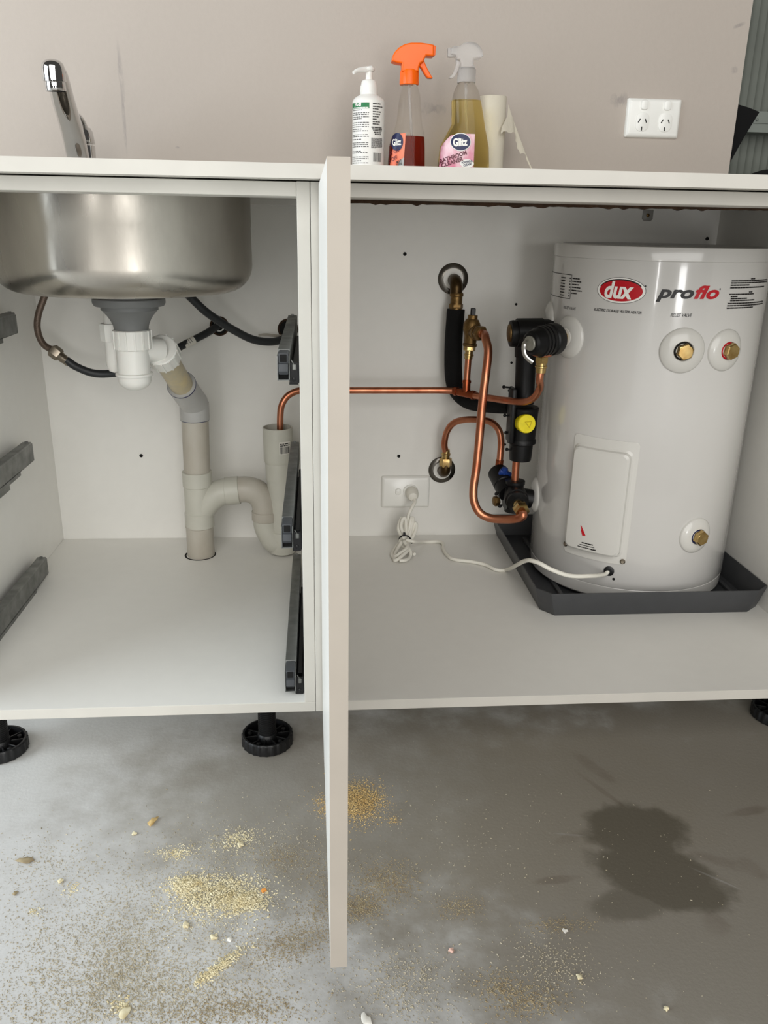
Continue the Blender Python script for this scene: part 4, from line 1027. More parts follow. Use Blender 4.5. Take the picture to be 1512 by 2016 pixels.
for dx in (-.0245, .0245):
    cx = oc1[0]+dx*.94; 
    b = part('rocker_switch', plate(MB(), (cx+.001, 0, oc1[2]+.0225), .0150, .0180, .6812, .0035, .002, .005), M_switch, po)
    part('socket_face', plate(MB(), (cx, 0, oc1[2]-.0075), .0265, .0345, .6812, .0016, .001, .011), M_switch, po)
    mb = MB(); cz = oc1[2]-.0055
    for sx_, an in ((-.0065, .5), (.0068, -.45)):
        M_ = Matrix.Rotation(an, 3, 'Y'); mb.box((cx+sx_-.0009, .6791, cz-.0038), (cx+sx_+.0009, .6797, cz+.0038), 0, 1, M_, (cx+sx_, .679, cz))
    mb.box((cx-.0009, .6791, cz-.0175), (cx+.0009, .6797, cz-.0105))
    part('pin_slot', mb, M_slot, po)
oc2 = (0.1972, 0.673, 0.27)
so2 = thing('single_power_outlet', 'white single power outlet on the cabinet back panel', 'power outlet', oc2)
w2 = (0.2508, 0.673, 0.2696)[0]-(0.1439, 0.673, 0.2703)[0]; h2 = (0.1963, 0.673, 0.3062)[2]-(0.1982, 0.673, 0.2339)[2]
part('face_plate', plate(MB(), oc2, w2, h2, .6729, .0095, .006), M_switch, so2)
ps = (0.1805, 0.663, 0.2721); part('rocker_switch', plate(MB(), ps, .0128, .0140, .6636, .003, .0015, .004), M_switch, so2)
pc = (0.2087, 0.655, 0.2722)
part('socket_ring', MB().lathe([(.0165, 0), (.0160, .0035), (.0140, .0035)], (pc[0]-.001, .6635, pc[2]), (0, -1, 0), 40), M_switch, so2)
cd = thing('power_cord', 'white heater power cord, bundled with a black cable tie', 'power cord', (pc[0], .60, .17))
part('plug', MB().lathe([(.0135, 0), (.0142, .002), (.0140, .012), (.0125, .020), (.0090, .026), (.003, .028)], (pc[0]+.0012, .660, pc[2]), (.0, -1, -.12), 36), M_cord, cd, 'round white plug')
R_ = .0037
pg = (-0.5286, 0.2314)
main = [(0.2095, 0.64, 0.2655), (0.214, 0.63, 0.2607), (0.2079, 0.622, 0.2519), (0.1985, 0.612, 0.2335), (0.1968, 0.6, 0.21), (0.1957, 0.585, 0.1925)]
part('cord', MB().tube(main, R_, 12), M_cord, cd)
zc_ = .1662+.0042
run = [(0.1914, 0.575, 0.193), (0.2063, 0.572, 0.1905), (0.239, 0.6193, 0.1704), (0.2722, 0.6167, 0.1704), (0.2719, 0.5766, 0.1704), (0.2749, 0.545, 0.1704), (0.2849, 0.5196, 0.1704), (0.3217, 0.5047, 0.1704), (0.3459, 0.4878, 0.1704), (0.3635, 0.461, 0.1704), (0.3821, 0.4603, 0.1704), (0.3697, 0.33, 0.237), (0.371, 0.262, 0.2744), (0.3831, 0.24, 0.2787), (0.4027, 0.228, 0.2712), (0.4363, 0.232, 0.2575), (0.4789, 0.25, 0.248), tuple(cyl(pg[0], pg[1]-.001, .010)), tuple(cyl((-0.5009, 0.2345)[0], (-0.5009, 0.2345)[1], -.002))]
part('cord', MB().tube(run, R_, 12), M_cord, cd)
bun = [  # bundled loops above and below the tie
  [(0.1925, 0.585, 0.1926), (0.1821, 0.595, 0.2121), (0.1843, 0.6, 0.2287), (0.1899, 0.602, 0.2325), (0.1923, 0.6, 0.2159), (0.1938, 0.588, 0.1937)],
  [(0.1887, 0.58, 0.1922), (0.1771, 0.598, 0.2052), (0.1796, 0.606, 0.2219), (0.1862, 0.608, 0.2304), (0.1905, 0.604, 0.2179), (0.1908, 0.59, 0.1906)],
  [(0.1958, 0.585, 0.1902), (0.1995, 0.595, 0.2119), (0.2043, 0.604, 0.2317), (0.2074, 0.602, 0.2312), (0.2052, 0.598, 0.2165), (0.1963, 0.58, 0.1921)],
  [(0.1991, 0.585, 0.1878), (0.2076, 0.598, 0.2083), (0.2121, 0.602, 0.2207), (0.2152, 0.6, 0.2168), (0.2114, 0.592, 0.2036), (0.2005, 0.578, 0.1882)],
  [(0.1864, 0.58, 0.1969), (0.1801, 0.5903, 0.186), (0.1805, 0.5818, 0.18), (0.189, 0.5682, 0.176), (0.1994, 0.563, 0.171), (0.2064, 0.5486, 0.171)],
  [(0.1805, 0.5937, 0.18), (0.1657, 0.5728, 0.171), (0.1589, 0.5446, 0.171), (0.1622, 0.5334, 0.171), (0.1739, 0.5354, 0.178), (0.1889, 0.5483, 0.184), (0.1935, 0.5721, 0.186)],
  [(0.1811, 0.5783, 0.186), (0.1696, 0.5574, 0.176), (0.1617, 0.5279, 0.171), (0.1639, 0.5169, 0.171), (0.1784, 0.5266, 0.177), (0.1921, 0.5475, 0.182), (0.1919, 0.578, 0.186)],
  [(0.187, 0.5739, 0.19), (0.1974, 0.5458, 0.178), (0.1953, 0.535, 0.171), (0.1838, 0.5162, 0.171), (0.171, 0.5139, 0.171)],
]
for q in bun: part('cord_loop', MB().tube(q, R_, 10), M_cord, cd)
tie = [(0.1784, 0.5955, 0.184), (0.1804, 0.5855, 0.196), (0.1872, 0.5786, 0.202), (0.1958, 0.5776, 0.2), (0.2014, 0.5772, 0.192), (0.2036, 0.5848, 0.182)]
mb = MB(); mb.tube(tie, .0013, 10, rb=2.0); c_ = (0.1872, 0.5794, 0.204); mb.box((c_[0]-.0025, c_[1]-.003, c_[2]-.002), (c_[0]+.0025, c_[1]+.003, c_[2]+.004), .0008, 1)
part('cable_tie', mb, M_tie, cd, 'black cable tie')

# ================================================================== BOTTLES ON THE WORKTOP
WT = .8869
# hand gel pump bottle
g0 = (0.1013, 0.57, 0.9627); gx, gy, gr = g0[0], .57, .0288
pbt = thing('pump_bottle', 'white pump bottle with printed label, nearest the open door', 'bottle', (gx, gy, WT))
mb = MB(); mb.lathe([(gr-.003, WT), (gr, WT+.003), (gr, 1.0261), (gr-.0012, 1.0302), (gr-.005, 1.0342), (.0155, 1.0391), (.0150, 1.0423)], (gx, gy, 0), (0, 0, 1), 56)
body = part('bottle_body', mb, M_bottle, pbt)
mb = MB(); mb.lathe([(.0150, 1.0399), (.0152, 1.0415), (.0145, 1.0528), (.0130, 1.06), (.0105, 1.0624), (.006, 1.0632)], (gx+.0002, gy, 0), (0, 0, 1), 48)
for k in range(36):
    a = 2*pi*k/36; mb.tube([(gx+.0150*cos(a), gy+.0150*sin(a), 1.0423), (gx+.0142*cos(a), gy+.0142*sin(a), 1.0528)], .0004, 4, smooth=False)
part('pump_collar', mb, M_bottle, pbt, 'white ribbed collar')
ph = part('pump_head', MB().lathe([(.0062, 1.0608), (.0060, 1.0759), (.0090, 1.0767), (.0105, 1.0791), (.0090, 1.0819), (.003, 1.0827)], (gx+.0002, gy, 0), (0, 0, 1), 32), M_bottle, pbt, 'white pump head')
part('pump_nozzle', MB().tube([(gx+.004, gy, 1.0799), (0.0897, 0.562, 1.0775), (0.0797, 0.555, 1.0746), (0.0729, 0.55, 1.0701)], [.0056, .0044, .0034, .0026], 16), M_bottle, ph, 'thin curved nozzle')
fl = lambda h: (lambda u, v: (gx+(gr+h)*sin(u/gr), gy-(gr+h)*cos(u/gr), v))
def patch(mb, fn, u0, u1, v0, v1, nu=14):
    us = frange(u0, u1, nu); mb.add([fn(u, v) for v in (v0, v1) for u in us], [(i, i+1, nu+i+1, nu+i) for i in range(nu-1)]); return mb
mb = MB(); patch(mb, fl(.0003), -.040, .034, WT+.006, 1.0278, 40); part('label', mb, M_white, pbt, 'white printed label')
gb = part('label_band', patch(MB(), fl(.0006), -.040, -.0005, 1.0143, 1.0237, 22), M_green, pbt, 'green band with white letters')
mb = MB(); put_text(mb, text2d('yGel', .0070, .0160, .15, .03, 'RIGHT'), lambda u, v: fl(.0009)(u-.0145, v+1.0184)); dashes(mb, lambda u, v: fl(.0009)(u, v), -.036, -.0015, 1.0149, .0014, random.Random(4), .12)
part('band_lettering', mb, M_white, gb)
mb = MB(); rr = random.Random(21); 
for i, z in enumerate((1.0119, 1.0074, 1.0045, 1.0008, 0.9979, 0.9918, 0.9885, 0.9852, 0.9814, 0.9785, 0.9723, 0.9694, 0.9648, 0.9594, 0.9564, 0.9531, 0.9455, 0.943, 0.9362, 0.9333, 0.9299, 0.9265)): dashes(mb, fl(.0006), -.038, (-.0010 if i % 4 else -.014), z-.0005, .0013, rr, .5)
for i, z in enumerate((1.0221, 1.0176, 1.0139, 1.0094, 1.0057, 1.0016, 0.9975, 0.9934, 0.9897)): dashes(mb, fl(.0006), .0055, (.0225, .026, .018, .022, .020, .017, .014, .020, .019)[i], z-.0008, .0019, rr, .15)
for i, z in enumerate((0.9843, 0.9818, 0.9794, 0.9764, 0.9735)): dashes(mb, fl(.0006), .0035+.0015*i, .0265-.0008*i, z-.0008, .0020, rr, .12)
for i, z in enumerate((0.9669, 0.9653, 0.9638, 0.9622, 0.9607, 0.9591, 0.9576, 0.956, 0.9545, 0.9529, 0.9514)): dashes(mb, fl(.0006), .0035, .0270 if i < 10 else .012, z-.0005, .0011, rr, .2)
part('label_print', mb, M_gprint, body)
mb = MB(); u = .0075
while u < .0250:
    wd = rr.choice((.0005, .0008, .0012)); mb.quad(fl(.0006)(u, 0.929), fl(.0006)(u+wd, 0.929), fl(.0006)(u+wd, 0.9438), fl(.0006)(u, 0.9438)); u += wd + rr.choice((.0005, .0008))
part('barcode', mb, M_gprint, body)

# spray bottles: lofted rounded-rectangle sections
def loft(secs, n=48, e=2.6):
    rs = []
    for (cx, cy, z, rx, ry) in secs:
        L = []
        for k in range(n):
            a = 2*pi*k/n; c_, s_ = cos(a), sin(a)
            L.append((cx+rx*math.copysign(abs(c_)**(2/e), c_), cy+ry*math.copysign(abs(s_)**(2/e), s_), z))
        rs.append(L)
    return rs
def interp(secs, z):
    for i in range(len(secs)-1):
        if secs[i][2] <= z <= secs[i+1][2]:
            f = (z-secs[i][2])/(secs[i+1][2]-secs[i][2]); return tuple(p+(q-p)*f for p, q in zip(secs[i], secs[i+1]))
    return secs[-1]
def front(secs, e=2.6, h=.0006):
    def fn(x, z):
        cx, cy, zz_, rx, ry = interp(secs, z)
        t = max(-.985, min(.985, (x-cx)/rx)); return (cx+t*rx, cy-(ry)*(1-abs(t)**e)**(1/e)-h, z)
    return fn
def grow(secs, d, z1=None, z0=None):
    s = [(c, y, z, max(rx+d, .002), max(ry+d, .002)) for c, y, z, rx, ry in secs]
    if z0 is not None:
        s[0] = (*s[0][:2], z0, *s[0][3:])
    if z1 is not None:
        top = interp(s, z1); s = [q for q in s if q[2] < z1-.0005] + [(top[0], top[1], z1, top[3], top[4])]
    return s
def puff(mb, poly, y, half, bev, seg=4): return mb.prism(poly, 'y', y-half, y+half, bev, seg)
def XZ(L): return [(p[0], p[2]) for p in L]

# --- orange topped spray
Yo = .572
so_ = [(0.1711, 0.572, 0.8869, 0.0307, 0.021), (0.1711, 0.572, 0.8895, 0.0337, 0.024), (0.1711, 0.572, 0.9264, 0.0337, 0.024), (0.1714, 0.572, 0.9562, 0.0324, 0.024), (0.174, 0.572, 0.9797, 0.028, 0.0235), (0.1741, 0.572, 0.9897, 0.0247, 0.022), (0.1744, 0.572, 0.9996, 0.0224, 0.021), (0.1744, 0.572, 1.0211, 0.0203, 0.02), (0.175, 0.572, 1.0415, 0.0177, 0.018), (0.1746, 0.572, 1.0536, 0.014, 0.0155), (0.1731, 0.572, 1.06, 0.0108, 0.0125)]
ob2 = thing('spray_bottle', 'clear spray bottle with orange trigger and red liquid', 'bottle', (so_[0][0], Yo, WT), 'spray cleaner bottles')
bot = part('bottle_body', MB().rings(loft(so_), close=True, start=True), M_clear, ob2, 'clear plastic body', ang=60)
lz = (0.17, 0.572, 0.9734)[2]
part('liquid', MB().rings(loft(grow(so_, -.0016, lz, WT+.0025)), close=True, start=True), M_redliq, ob2, 'red liquid', ang=60)
fo = front(so_)
def quadlabel(fn, L, nu=26, nv=16, h=0):
    # L: corners bl, br, tr, tl in (x,z)
    mb = MB(); vs = []
    for j in range(nv):
        for i in range(nu):
            s, t = i/(nu-1), j/(nv-1)
            x = (L[0][0]*(1-s)+L[1][0]*s)*(1-t)+(L[3][0]*(1-s)+L[2][0]*s)*t; z = (L[0][1]*(1-s)+L[1][1]*s)*(1-t)+(L[3][1]*(1-s)+L[2][1]*s)*t
            p = fn(x, z); vs.append((p[0], p[1]-h, p[2]))
    return mb.add(vs, [(j*nu+i, j*nu+i+1, (j+1)*nu+i+1, (j+1)*nu+i) for j in range(nv-1) for i in range(nu-1)])
def ovald(fn, cx, cz, rx, rz, h, n=36):
    mb = MB(); rs = [[(lambda p: (p[0], p[1]-h, p[2]))(fn(cx+rx*k*cos(2*pi*i/n), cz+rz*k*sin(2*pi*i/n))) for i in range(n)] for k in (1, .66, .33, .03)]
    return mb.rings(rs, close=True)
def ltext(fn, s, p0, p1, hgt, h, bold=.0, shear=0.0):
    # baseline from p0 to p1 (x,z)
    d = Vector((p1[0]-p0[0], p1[1]-p0[1])); L = d.length; d.normalize(); nn = Vector((-d.y, d.x)); mb = MB()
    def f(u, v):
        q = Vector(p0)+d*u+nn*v; p = fn(q.x, q.y); return (p[0], p[1]-h, p[2])
    put_text(mb, text2d(s, hgt, L, shear, bold), f); return mb
L = [(0.1371, 0.9076), (0.1628, 0.9081), (0.1665, 0.9777), (0.1488, 0.9756)]
lab = part('label', quadlabel(fo, L), M_olab, ob2, 'orange label with navy oval')
part('label_oval', ovald(fo, 0.1515, 0.9628, .0105, .0150, .0009), M_navy, lab)
part('label_brand', ltext(fo, 'Glitz', (0.1438, 0.9566), (0.1588, 0.9582), .0105, .0016, .03), M_white, lab, 'bold white letters')
mb = ltext(fo, 'AY ON', (0.1387, 0.94), (0.155, 0.9467), .0060, .0013, .008); m2 = ltext(fo, 'E OFF', (0.1389, 0.9289), (0.1534, 0.9354), .0062, .0013, .008); mb.add(m2.v, m2.f)
part('label_lettering', mb, mat('maroon_print', (104, 34, 44), .4), lab)
mb = quadlabel(fo, [(0.1476, 0.9078), (0.1629, 0.9081), (0.1643, 0.9377), (0.1562, 0.9316)], 8, 8, .0008); gp = part('label_patch', mb, mat('grey_patch', (182, 184, 182), .4), lab)
mb = ltext(fo, 'MULTI', (0.1518, 0.9273), (0.1604, 0.9305), .0040, .0014, .02); m2 = ltext(fo, 'PURPOSE', (0.151, 0.9227), (0.1614, 0.9255), .0040, .0014, .02); mb.add(m2.v, m2.f)
part('label_small_print', mb, M_print, lab)
part('dip_tube', MB().tube([(0.1731, 0.572, 1.0592), (0.1752, 0.572, 1.0186), (0.1861, 0.575, 0.9098)], .0022, 10), M_frost, ob2, 'thin dip tube')
cc = (0.1726, 0.572, 1.0632)
mb = MB(); zt_, zb_ = (0.1716, 0.572, 1.0808)[2], (0.1723, 0.572, 1.0567)[2]
mb.lathe([(.0160, zb_), (.0168, zb_+.001), (.0162, zt_-.002), (.0150, zt_)], (cc[0], Yo, 0), (0, 0, 1), 48)
for k in range(40):
    a = 2*pi*k/40; mb.tube([(cc[0]+.0166*cos(a), Yo+.0166*sin(a), zb_+.002), (cc[0]+.0161*cos(a), Yo+.0161*sin(a), zt_-.004)], .0004, 4, smooth=False)
part('collar', mb, M_orange, ob2, 'orange screw collar')
hd = part('spray_head', puff(MB(), [(0.1401, 1.0921), (0.1419, 1.1014), (0.146, 1.1078), (0.1524, 1.1137), (0.1621, 1.119), (0.1734, 1.1216), (0.1903, 1.1221), (0.2045, 1.1209), (0.2131, 1.1194), (0.2137, 1.1024), (0.2109, 1.1018), (0.2001, 1.1022), (0.1974, 1.0969), (0.1958, 1.093), (0.19, 1.0896), (0.1879, 1.0827), (0.1878, 1.0771), (0.1587, 1.0763), (0.1578, 1.0889), (0.1487, 1.0896)], Yo, .0135, .0045), M_orange, ob2, 'orange spray head')
part('trigger', puff(MB(), [(0.1913, 1.0916), (0.1975, 1.0956), (0.2005, 1.0894), (0.2048, 1.0819), (0.2105, 1.0732), (0.2139, 1.069), (0.2107, 1.0681), (0.2041, 1.0687), (0.1981, 1.0754), (0.1933, 1.0829), (0.1886, 1.0873)], Yo, .0065, .002, 3), M_orange, hd, 'orange trigger')
nz = Vector((0.2164, 0.572, 1.1115)); mb = MB(); mb.lathe([(.0105, -.012), (.0108, 0), (.0100, .0025), (.004, .003)], tuple(nz-Vector((.002, 0, 0))), (1, 0, -.05), 4, phase=pi/4, up=(0, 1, 0)); part('nozzle', mb, M_orange, hd, 'square orange nozzle')

# --- white topped spray
Yw = .570
sw_ = [(0.2757, 0.57, 0.8869, 0.0439, 0.027), (0.2757, 0.57, 0.8895, 0.0469, 0.03), (0.2757, 0.57, 0.9287, 0.0469, 0.03), (0.2758, 0.57, 0.9586, 0.0445, 0.029), (0.2766, 0.57, 0.9653, 0.0419, 0.0285), (0.2787, 0.57, 0.9797, 0.0362, 0.027), (0.28, 0.57, 0.9906, 0.0315, 0.026), (0.2808, 0.57, 0.9964, 0.0298, 0.025), (0.2782, 0.57, 1.0154, 0.0281, 0.024), (0.2756, 0.57, 1.0334, 0.0263, 0.023), (0.275, 0.57, 1.0497, 0.0219, 0.02), (0.2745, 0.57, 1.0594, 0.0164, 0.017), (0.2742, 0.57, 1.0642, 0.0127, 0.0145)]
wb = thing('spray_bottle', 'clear spray bottle with translucent white trigger and yellow liquid', 'bottle', (sw_[0][0], Yw, WT), 'spray cleaner bottles')
bot = part('bottle_body', MB().rings(loft(sw_), close=True, start=True), M_clear, wb, 'clear plastic body', ang=60)
lz = (0.2748, 0.57, 1.0346)[2]
part('liquid', MB().rings(loft(grow(sw_, -.0016, lz, WT+.0025)), close=True, start=True), M_amber, wb, 'yellow liquid', ang=60)
fw = front(sw_)
# label outline slopes in at the upper left, so it is a fan of strips
mb = MB(); rows_ = [(0.2261, 0.2898, 0.909), (0.2257, 0.2894, 0.9242), (0.2265, 0.2893, 0.9385), (0.2279, 0.2892, 0.9485), (0.2315, 0.2893, 0.9569), (0.2362, 0.2893, 0.9636), (0.2418, 0.2892, 0.9704), (0.2475, 0.2894, 0.9755), (0.2619, 0.2893, 0.9783)]
vs = []; nu = 28
for (xa, xb, z) in rows_:
    for i in range(nu): p = fw(xa+(xb-xa)*i/(nu-1), z); vs.append(p)
mb.add(vs, [(j*nu+i, j*nu+i+1, (j+1)*nu+i+1, (j+1)*nu+i) for j in range(len(rows_)-1) for i in range(nu-1)])
lab = part('label', mb, M_plab, wb, 'pink and white label with navy oval')
lo = part('label_oval', ovald(fw, 0.2642, 0.9646, .0185, .0150, .0008), M_white, lab)
part('oval_field', ovald(fw, 0.2642, 0.9646, .0172, .0136, .0013), M_navy, lo, 'navy oval')
part('label_brand', ltext(fw, 'Glitz', (0.2511, 0.9575), (0.2766, 0.9595), .0122, .0019, .045), M_white, lab, 'bold white letters')
mb = ltext(fw, 'BATHROOM', (0.2307, 0.9298), (0.2762, 0.9449), .0066, .0014, .022); m2 = ltext(fw, 'CLEANER', (0.2333, 0.9227), (0.2701, 0.9343), .0066, .0014, .022); mb.add(m2.v, m2.f)
part('label_lettering', mb, mat('dark_maroon_print', (92, 26, 44), .4), lab)
sp = part('label_patch', ovald(fw, 0.277, 0.9294, .0125, .0070, .0009), M_white, lab)
mb = ltext(fw, 'POWERFUL', (0.2676, 0.9285), (0.2872, 0.9325), .0036, .0015, .02); m2 = ltext(fw, 'CLEAN!', (0.271, 0.9244), (0.2854, 0.9277), .0036, .0015, .02); mb.add(m2.v, m2.f)
part('patch_lettering', mb, M_navy, lab)
part('dip_tube', MB().tube([(0.2734, 0.57, 1.0618), (0.2759, 0.57, 1.0129), (0.2867, 0.575, 0.912)], .0022, 10), M_frost, wb, 'thin dip tube')
cc = (0.2742, 0.57, 1.0739); zt_, zb_ = (0.2731, 0.57, 1.0867)[2], (0.2743, 0.57, 1.0626)[2]
mb = MB(); mb.lathe([(.0155, zb_), (.0162, zb_+.001), (.0158, zt_-.002), (.0145, zt_)], (cc[0], Yw, 0), (0, 0, 1), 48)
for k in range(40):
    a = 2*pi*k/40; mb.tube([(cc[0]+.0160*cos(a), Yw+.0160*sin(a), zb_+.002), (cc[0]+.0156*cos(a), Yw+.0156*sin(a), zt_-.004)], .0004, 4, smooth=False)
part('collar', mb, M_frost, wb, 'frosted screw collar')
hd = part('spray_head', puff(MB(), [(0.2429, 1.1152), (0.247, 1.1179), (0.2578, 1.119), (0.2638, 1.1234), (0.2723, 1.1259), (0.2794, 1.1264), (0.2881, 1.1242), (0.2949, 1.1189), (0.2987, 1.1122), (0.3003, 1.1047), (0.2965, 1.1014), (0.2902, 1.1012), (0.2845, 1.1), (0.2841, 1.0916), (0.2873, 1.0854), (0.2617, 1.0846), (0.262, 1.091), (0.2599, 1.0985), (0.2551, 1.0983), (0.2519, 1.1045), (0.2461, 1.1056), (0.2433, 1.1062)], Yw, .0130, .0045), M_frost, wb, 'frosted white spray head')
part('trigger', puff(MB(), [(0.2541, 1.1), (0.2611, 1.0972), (0.2614, 1.0909), (0.2594, 1.0845), (0.2561, 1.0773), (0.252, 1.0711), (0.2469, 1.0689), (0.2423, 1.0693), (0.2439, 1.0719), (0.2489, 1.0771), (0.2525, 1.0856), (0.2544, 1.0932)], Yw, .0060, .002, 3), M_frost, hd, 'frosted white trigger')
part('nozzle', MB().lathe([(.0095, -.012), (.0098, 0), (.0090, .0025), (.004, .003)], (0.2413, 0.57, 1.1095), (-1, 0, -.05), 4, phase=pi/4, up=(0, 1, 0)), M_frost, hd, 'square white nozzle')

# ================================================================== PAPER TOWEL
c0, c1 = (0.3382, 0.628, 1.0509), (0.3388, 0.628, 0.9337)
rl = thing('paper_towel_roll', 'white paper towel roll with torn hanging sheet beside the yellow cleaner', 'paper towel', (c1[0], .628, WT))
zr1, zr0 = (0.3383, 0.628, 1.05)[2], WT
mb = MB(); rt, rbm = ((0.363, 0.628, 1.0516)[0]-(0.3116, 0.628, 1.0501)[0])/2, .0255
prf = []
for k in range(14):
    f = k/13; prf.append((rbm+(rt-rbm)*f + .0002*sin(k*2.1), zr0+(zr1-zr0)*f))
cxs = c1[0]; tilt = Vector((c0[0]-c1[0], 0, zr1-zr0)).normalized()
mb.lathe([(r, (z-zr0)) for r, z in prf]+[(rt-.002, zr1-zr0+.0006), (.014, zr1-zr0), (.0135, zr1-zr0-.004), (.0135, .03)], (c1[0]-.0035, .628, zr0), tuple(tilt), 48)
part('roll', mb, M_paper, rl)
pts = [(0.3648, 0.628, 1.0389), (0.367, 0.622, 1.0288), (0.3761, 0.622, 1.0085), (0.388, 0.624, 0.9848), (0.4034, 0.626, 0.9546), (0.4192, 0.628, 0.9274), (0.4168, 0.628, 0.9274), (0.4098, 0.627, 0.9379), (0.405, 0.626, 0.9457), (0.4018, 0.623, 0.9534), (0.3974, 0.622, 0.9559), (0.3915, 0.621, 0.9539), (0.3892, 0.621, 0.9592), (0.3847, 0.62, 0.9634), (0.3837, 0.62, 0.9712), (0.3806, 0.619, 0.9763), (0.3812, 0.619, 0.9824), (0.3766, 0.612, 0.9894), (0.3712, 0.607, 0.9897), (0.3678, 0.604, 0.9872), (0.3621, 0.6, 0.9879), (0.3575, 0.597, 0.9897), (0.3512, 0.594, 0.9892), (0.3475, 0.591, 0.985), (0.3453, 0.59, 0.9857), (0.3483, 0.596, 0.9966), (0.3537, 0.602, 1.0058), (0.3608, 0.612, 1.0173)]
mb = MB(); top = pts; n = len(pts); bk = [(p[0]+.0004, p[1]+.0010, p[2]) for p in pts]
bm = bmesh.new(); f_ = bm.faces.new([bm.verts.new(p) for p in pts]); bmesh.ops.triangulate(bm, faces=[f_]); 
mb.frombm(bm)
m2 = MB(); bm = bmesh.new(); f_ = bm.faces.new([bm.verts.new(p) for p in bk]); bmesh.ops.triangulate(bm, faces=[f_]); m2.frombm(bm)
mb.add(m2.v, m2.f)
for i in range(n): j = (i+1) % n; mb.quad(pts[i], pts[j], bk[j], bk[i])
part('torn_sheet', mb, M_paper, rl, 'torn white sheet hanging off the roll')

# ================================================================== BLACK CLOTH BEHIND THE BOARD
cl = [(0.8474, 0.745, 1.0702), (0.862, 0.745, 1.0664), (0.884, 0.74, 1.0603), (0.9047, 0.735, 1.0524), (0.8994, 0.738, 1.04), (0.8891, 0.742, 1.0175), (0.877, 0.745, 0.9888), (0.8631, 0.745, 0.9576), (0.8528, 0.747, 0.9428), (0.8382, 0.747, 1.0337)]
mb = MB(); bk = [(p[0], p[1]+.002, p[2]) for p in cl]; n = len(cl)
mb.rings([cl, bk], close=True, start=True)
single('black_cloth', mb, M_cloth, 'black cloth corner showing behind the grey board edge', 'cloth', cl[0])
b0 = (0.9166, 0.74, 0.9341); cl = [(0.9133, 0.74, 0.934), (0.9318, 0.74, 0.9413), (0.9485, 0.74, 0.9465), (0.9963, 0.74, 0.9505), (1.0041, 0.74, 0.9093), (0.9179, 0.74, 0.9075)]
mb = MB(); mb.rings([[(p[0]-.002, p[1]-.002, p[2]) for p in cl], cl, [(p[0], p[1]+.03, p[2]) for p in cl]], close=True, start=True)
single('black_bag', mb, M_cloth, 'black bag top just above the worktop at right edge', 'bag', b0)

# ================================================================== SAWDUST ON THE FLOOR
M_saw = mat('pale_sawdust', (236, 228, 198), .9, var=.3, vscale=90, col2=(206, 190, 146))
M_sawo = mat('orange_sawdust', (214, 188, 132), .9, var=.3, vscale=120, col2=(196, 162, 104))
M_sawb = mat('brown_sawdust', (172, 158, 126), .9, var=.3, vscale=120, col2=(144, 126, 98))
M_sawg = mat('grey_dust', (192, 184, 164), .9, var=.3, vscale=90, col2=(160, 148, 122))
rg = random.Random(42)
def crumb(mb, x, y, z, s):
    # five-sided splinter: squashed random tetra wedge
    a = rg.uniform(0, 2*pi); l = s*rg.uniform(.8, 2.0); w_ = s*rg.uniform(.45, .9); h = s*rg.uniform(.35, .8)
    ca, sa = cos(a), sin(a)
    def P(u, v, t): return (x+u*ca-v*sa, y+u*sa+v*ca, z+t)
    v = [P(-l/2, -w_/2, 0), P(l/2, -w_/2*rg.uniform(.2, 1), 0), P(l/2*rg.uniform(.4, 1), w_/2, 0), P(-l/2*rg.uniform(.4, 1), w_/2, 0), P(rg.uniform(-.3, .3)*l, rg.uniform(-.2, .2)*w_, h)]
    mb.add(v, [(0,1,4), (1,2,4), (2,3,4), (3,0,4), (3,2,1,0)])
def cluster(mb, cx, cy, rx, ry, n, s0, s1, rot=0, pile=0.0, gap=None):
    for i in range(n):
        u, v = rg.gauss(0, .5), rg.gauss(0, .5); d = u*u+v*v
        if gap and rg.random() < gap and d < .1: continue
        x = u*rx*cos(rot)-v*ry*sin(rot)+cx; y = u*rx*sin(rot)+v*ry*cos(rot)+cy
        z = .0002 + (pile*math.exp(-d*2.0)*rg.random() if pile else 0)
        crumb(mb, x, y, z, rg.uniform(s0, s1)*(.6+.8*rg.random()**2))
mb = MB()
cluster(mb, -0.1271, -0.1876, 0.0577, 0.0339, 3400, 0.0008, 0.0024, 0, 0.003)
cluster(mb, -0.0902, -0.2009, 0.022, 0.0156, 1700, 0.0009, 0.0026, 0, 0.005)
cluster(mb, -0.1689, -0.1678, 0.0265, 0.0164, 1000, 0.0009, 0.0026, 0, 0.003)
cluster(mb, -0.1148, -0.2989, 0.0391, 0.0079, 900, 0.0008, 0.0024, 0.75, 0.002)
cluster(mb, -0.1102, -0.0838, 0.0243, 0.0168, 350, 0.0008, 0.0022, 0, 0)
cluster(mb, -0.1947, -0.1089, 0.0279, 0.0141, 380, 0.0008, 0.002, 0, 0)
cluster(mb, -0.3528, -0.2017, 0.0089, 0.0105, 60, 0.0008, 0.002, 0, 0)
cluster(mb, -0.3157, -0.1662, 0.0092, 0.013, 70, 0.0008, 0.0022, 0, 0)
cluster(mb, -0.2159, -0.3424, 0.0124, 0.0105, 160, 0.001, 0.0026, 0, 0)
cluster(mb, -0.1164, -0.0936, 0.0427, 0.0249, 300, 0.0007, 0.0018, 0, 0)
cluster(mb, -0.1245, -0.2113, 0.0771, 0.0522, 900, 0.0007, 0.0018, 0, 0)
single('sawdust', mb, M_saw, 'pale yellow sawdust heap on the floor left of the door', 'sawdust', (-0.1271, -0.1876, 0.), ang=10, stuff=True)
mb = MB()
cluster(mb, 0.06, -0.0149, 0.0384, 0.043, 4600, 0.0007, 0.0017, 0, 0.003)
cluster(mb, 0.0124, -0.0204, 0.0183, 0.0281, 500, 0.0007, 0.0015, 0, 0)
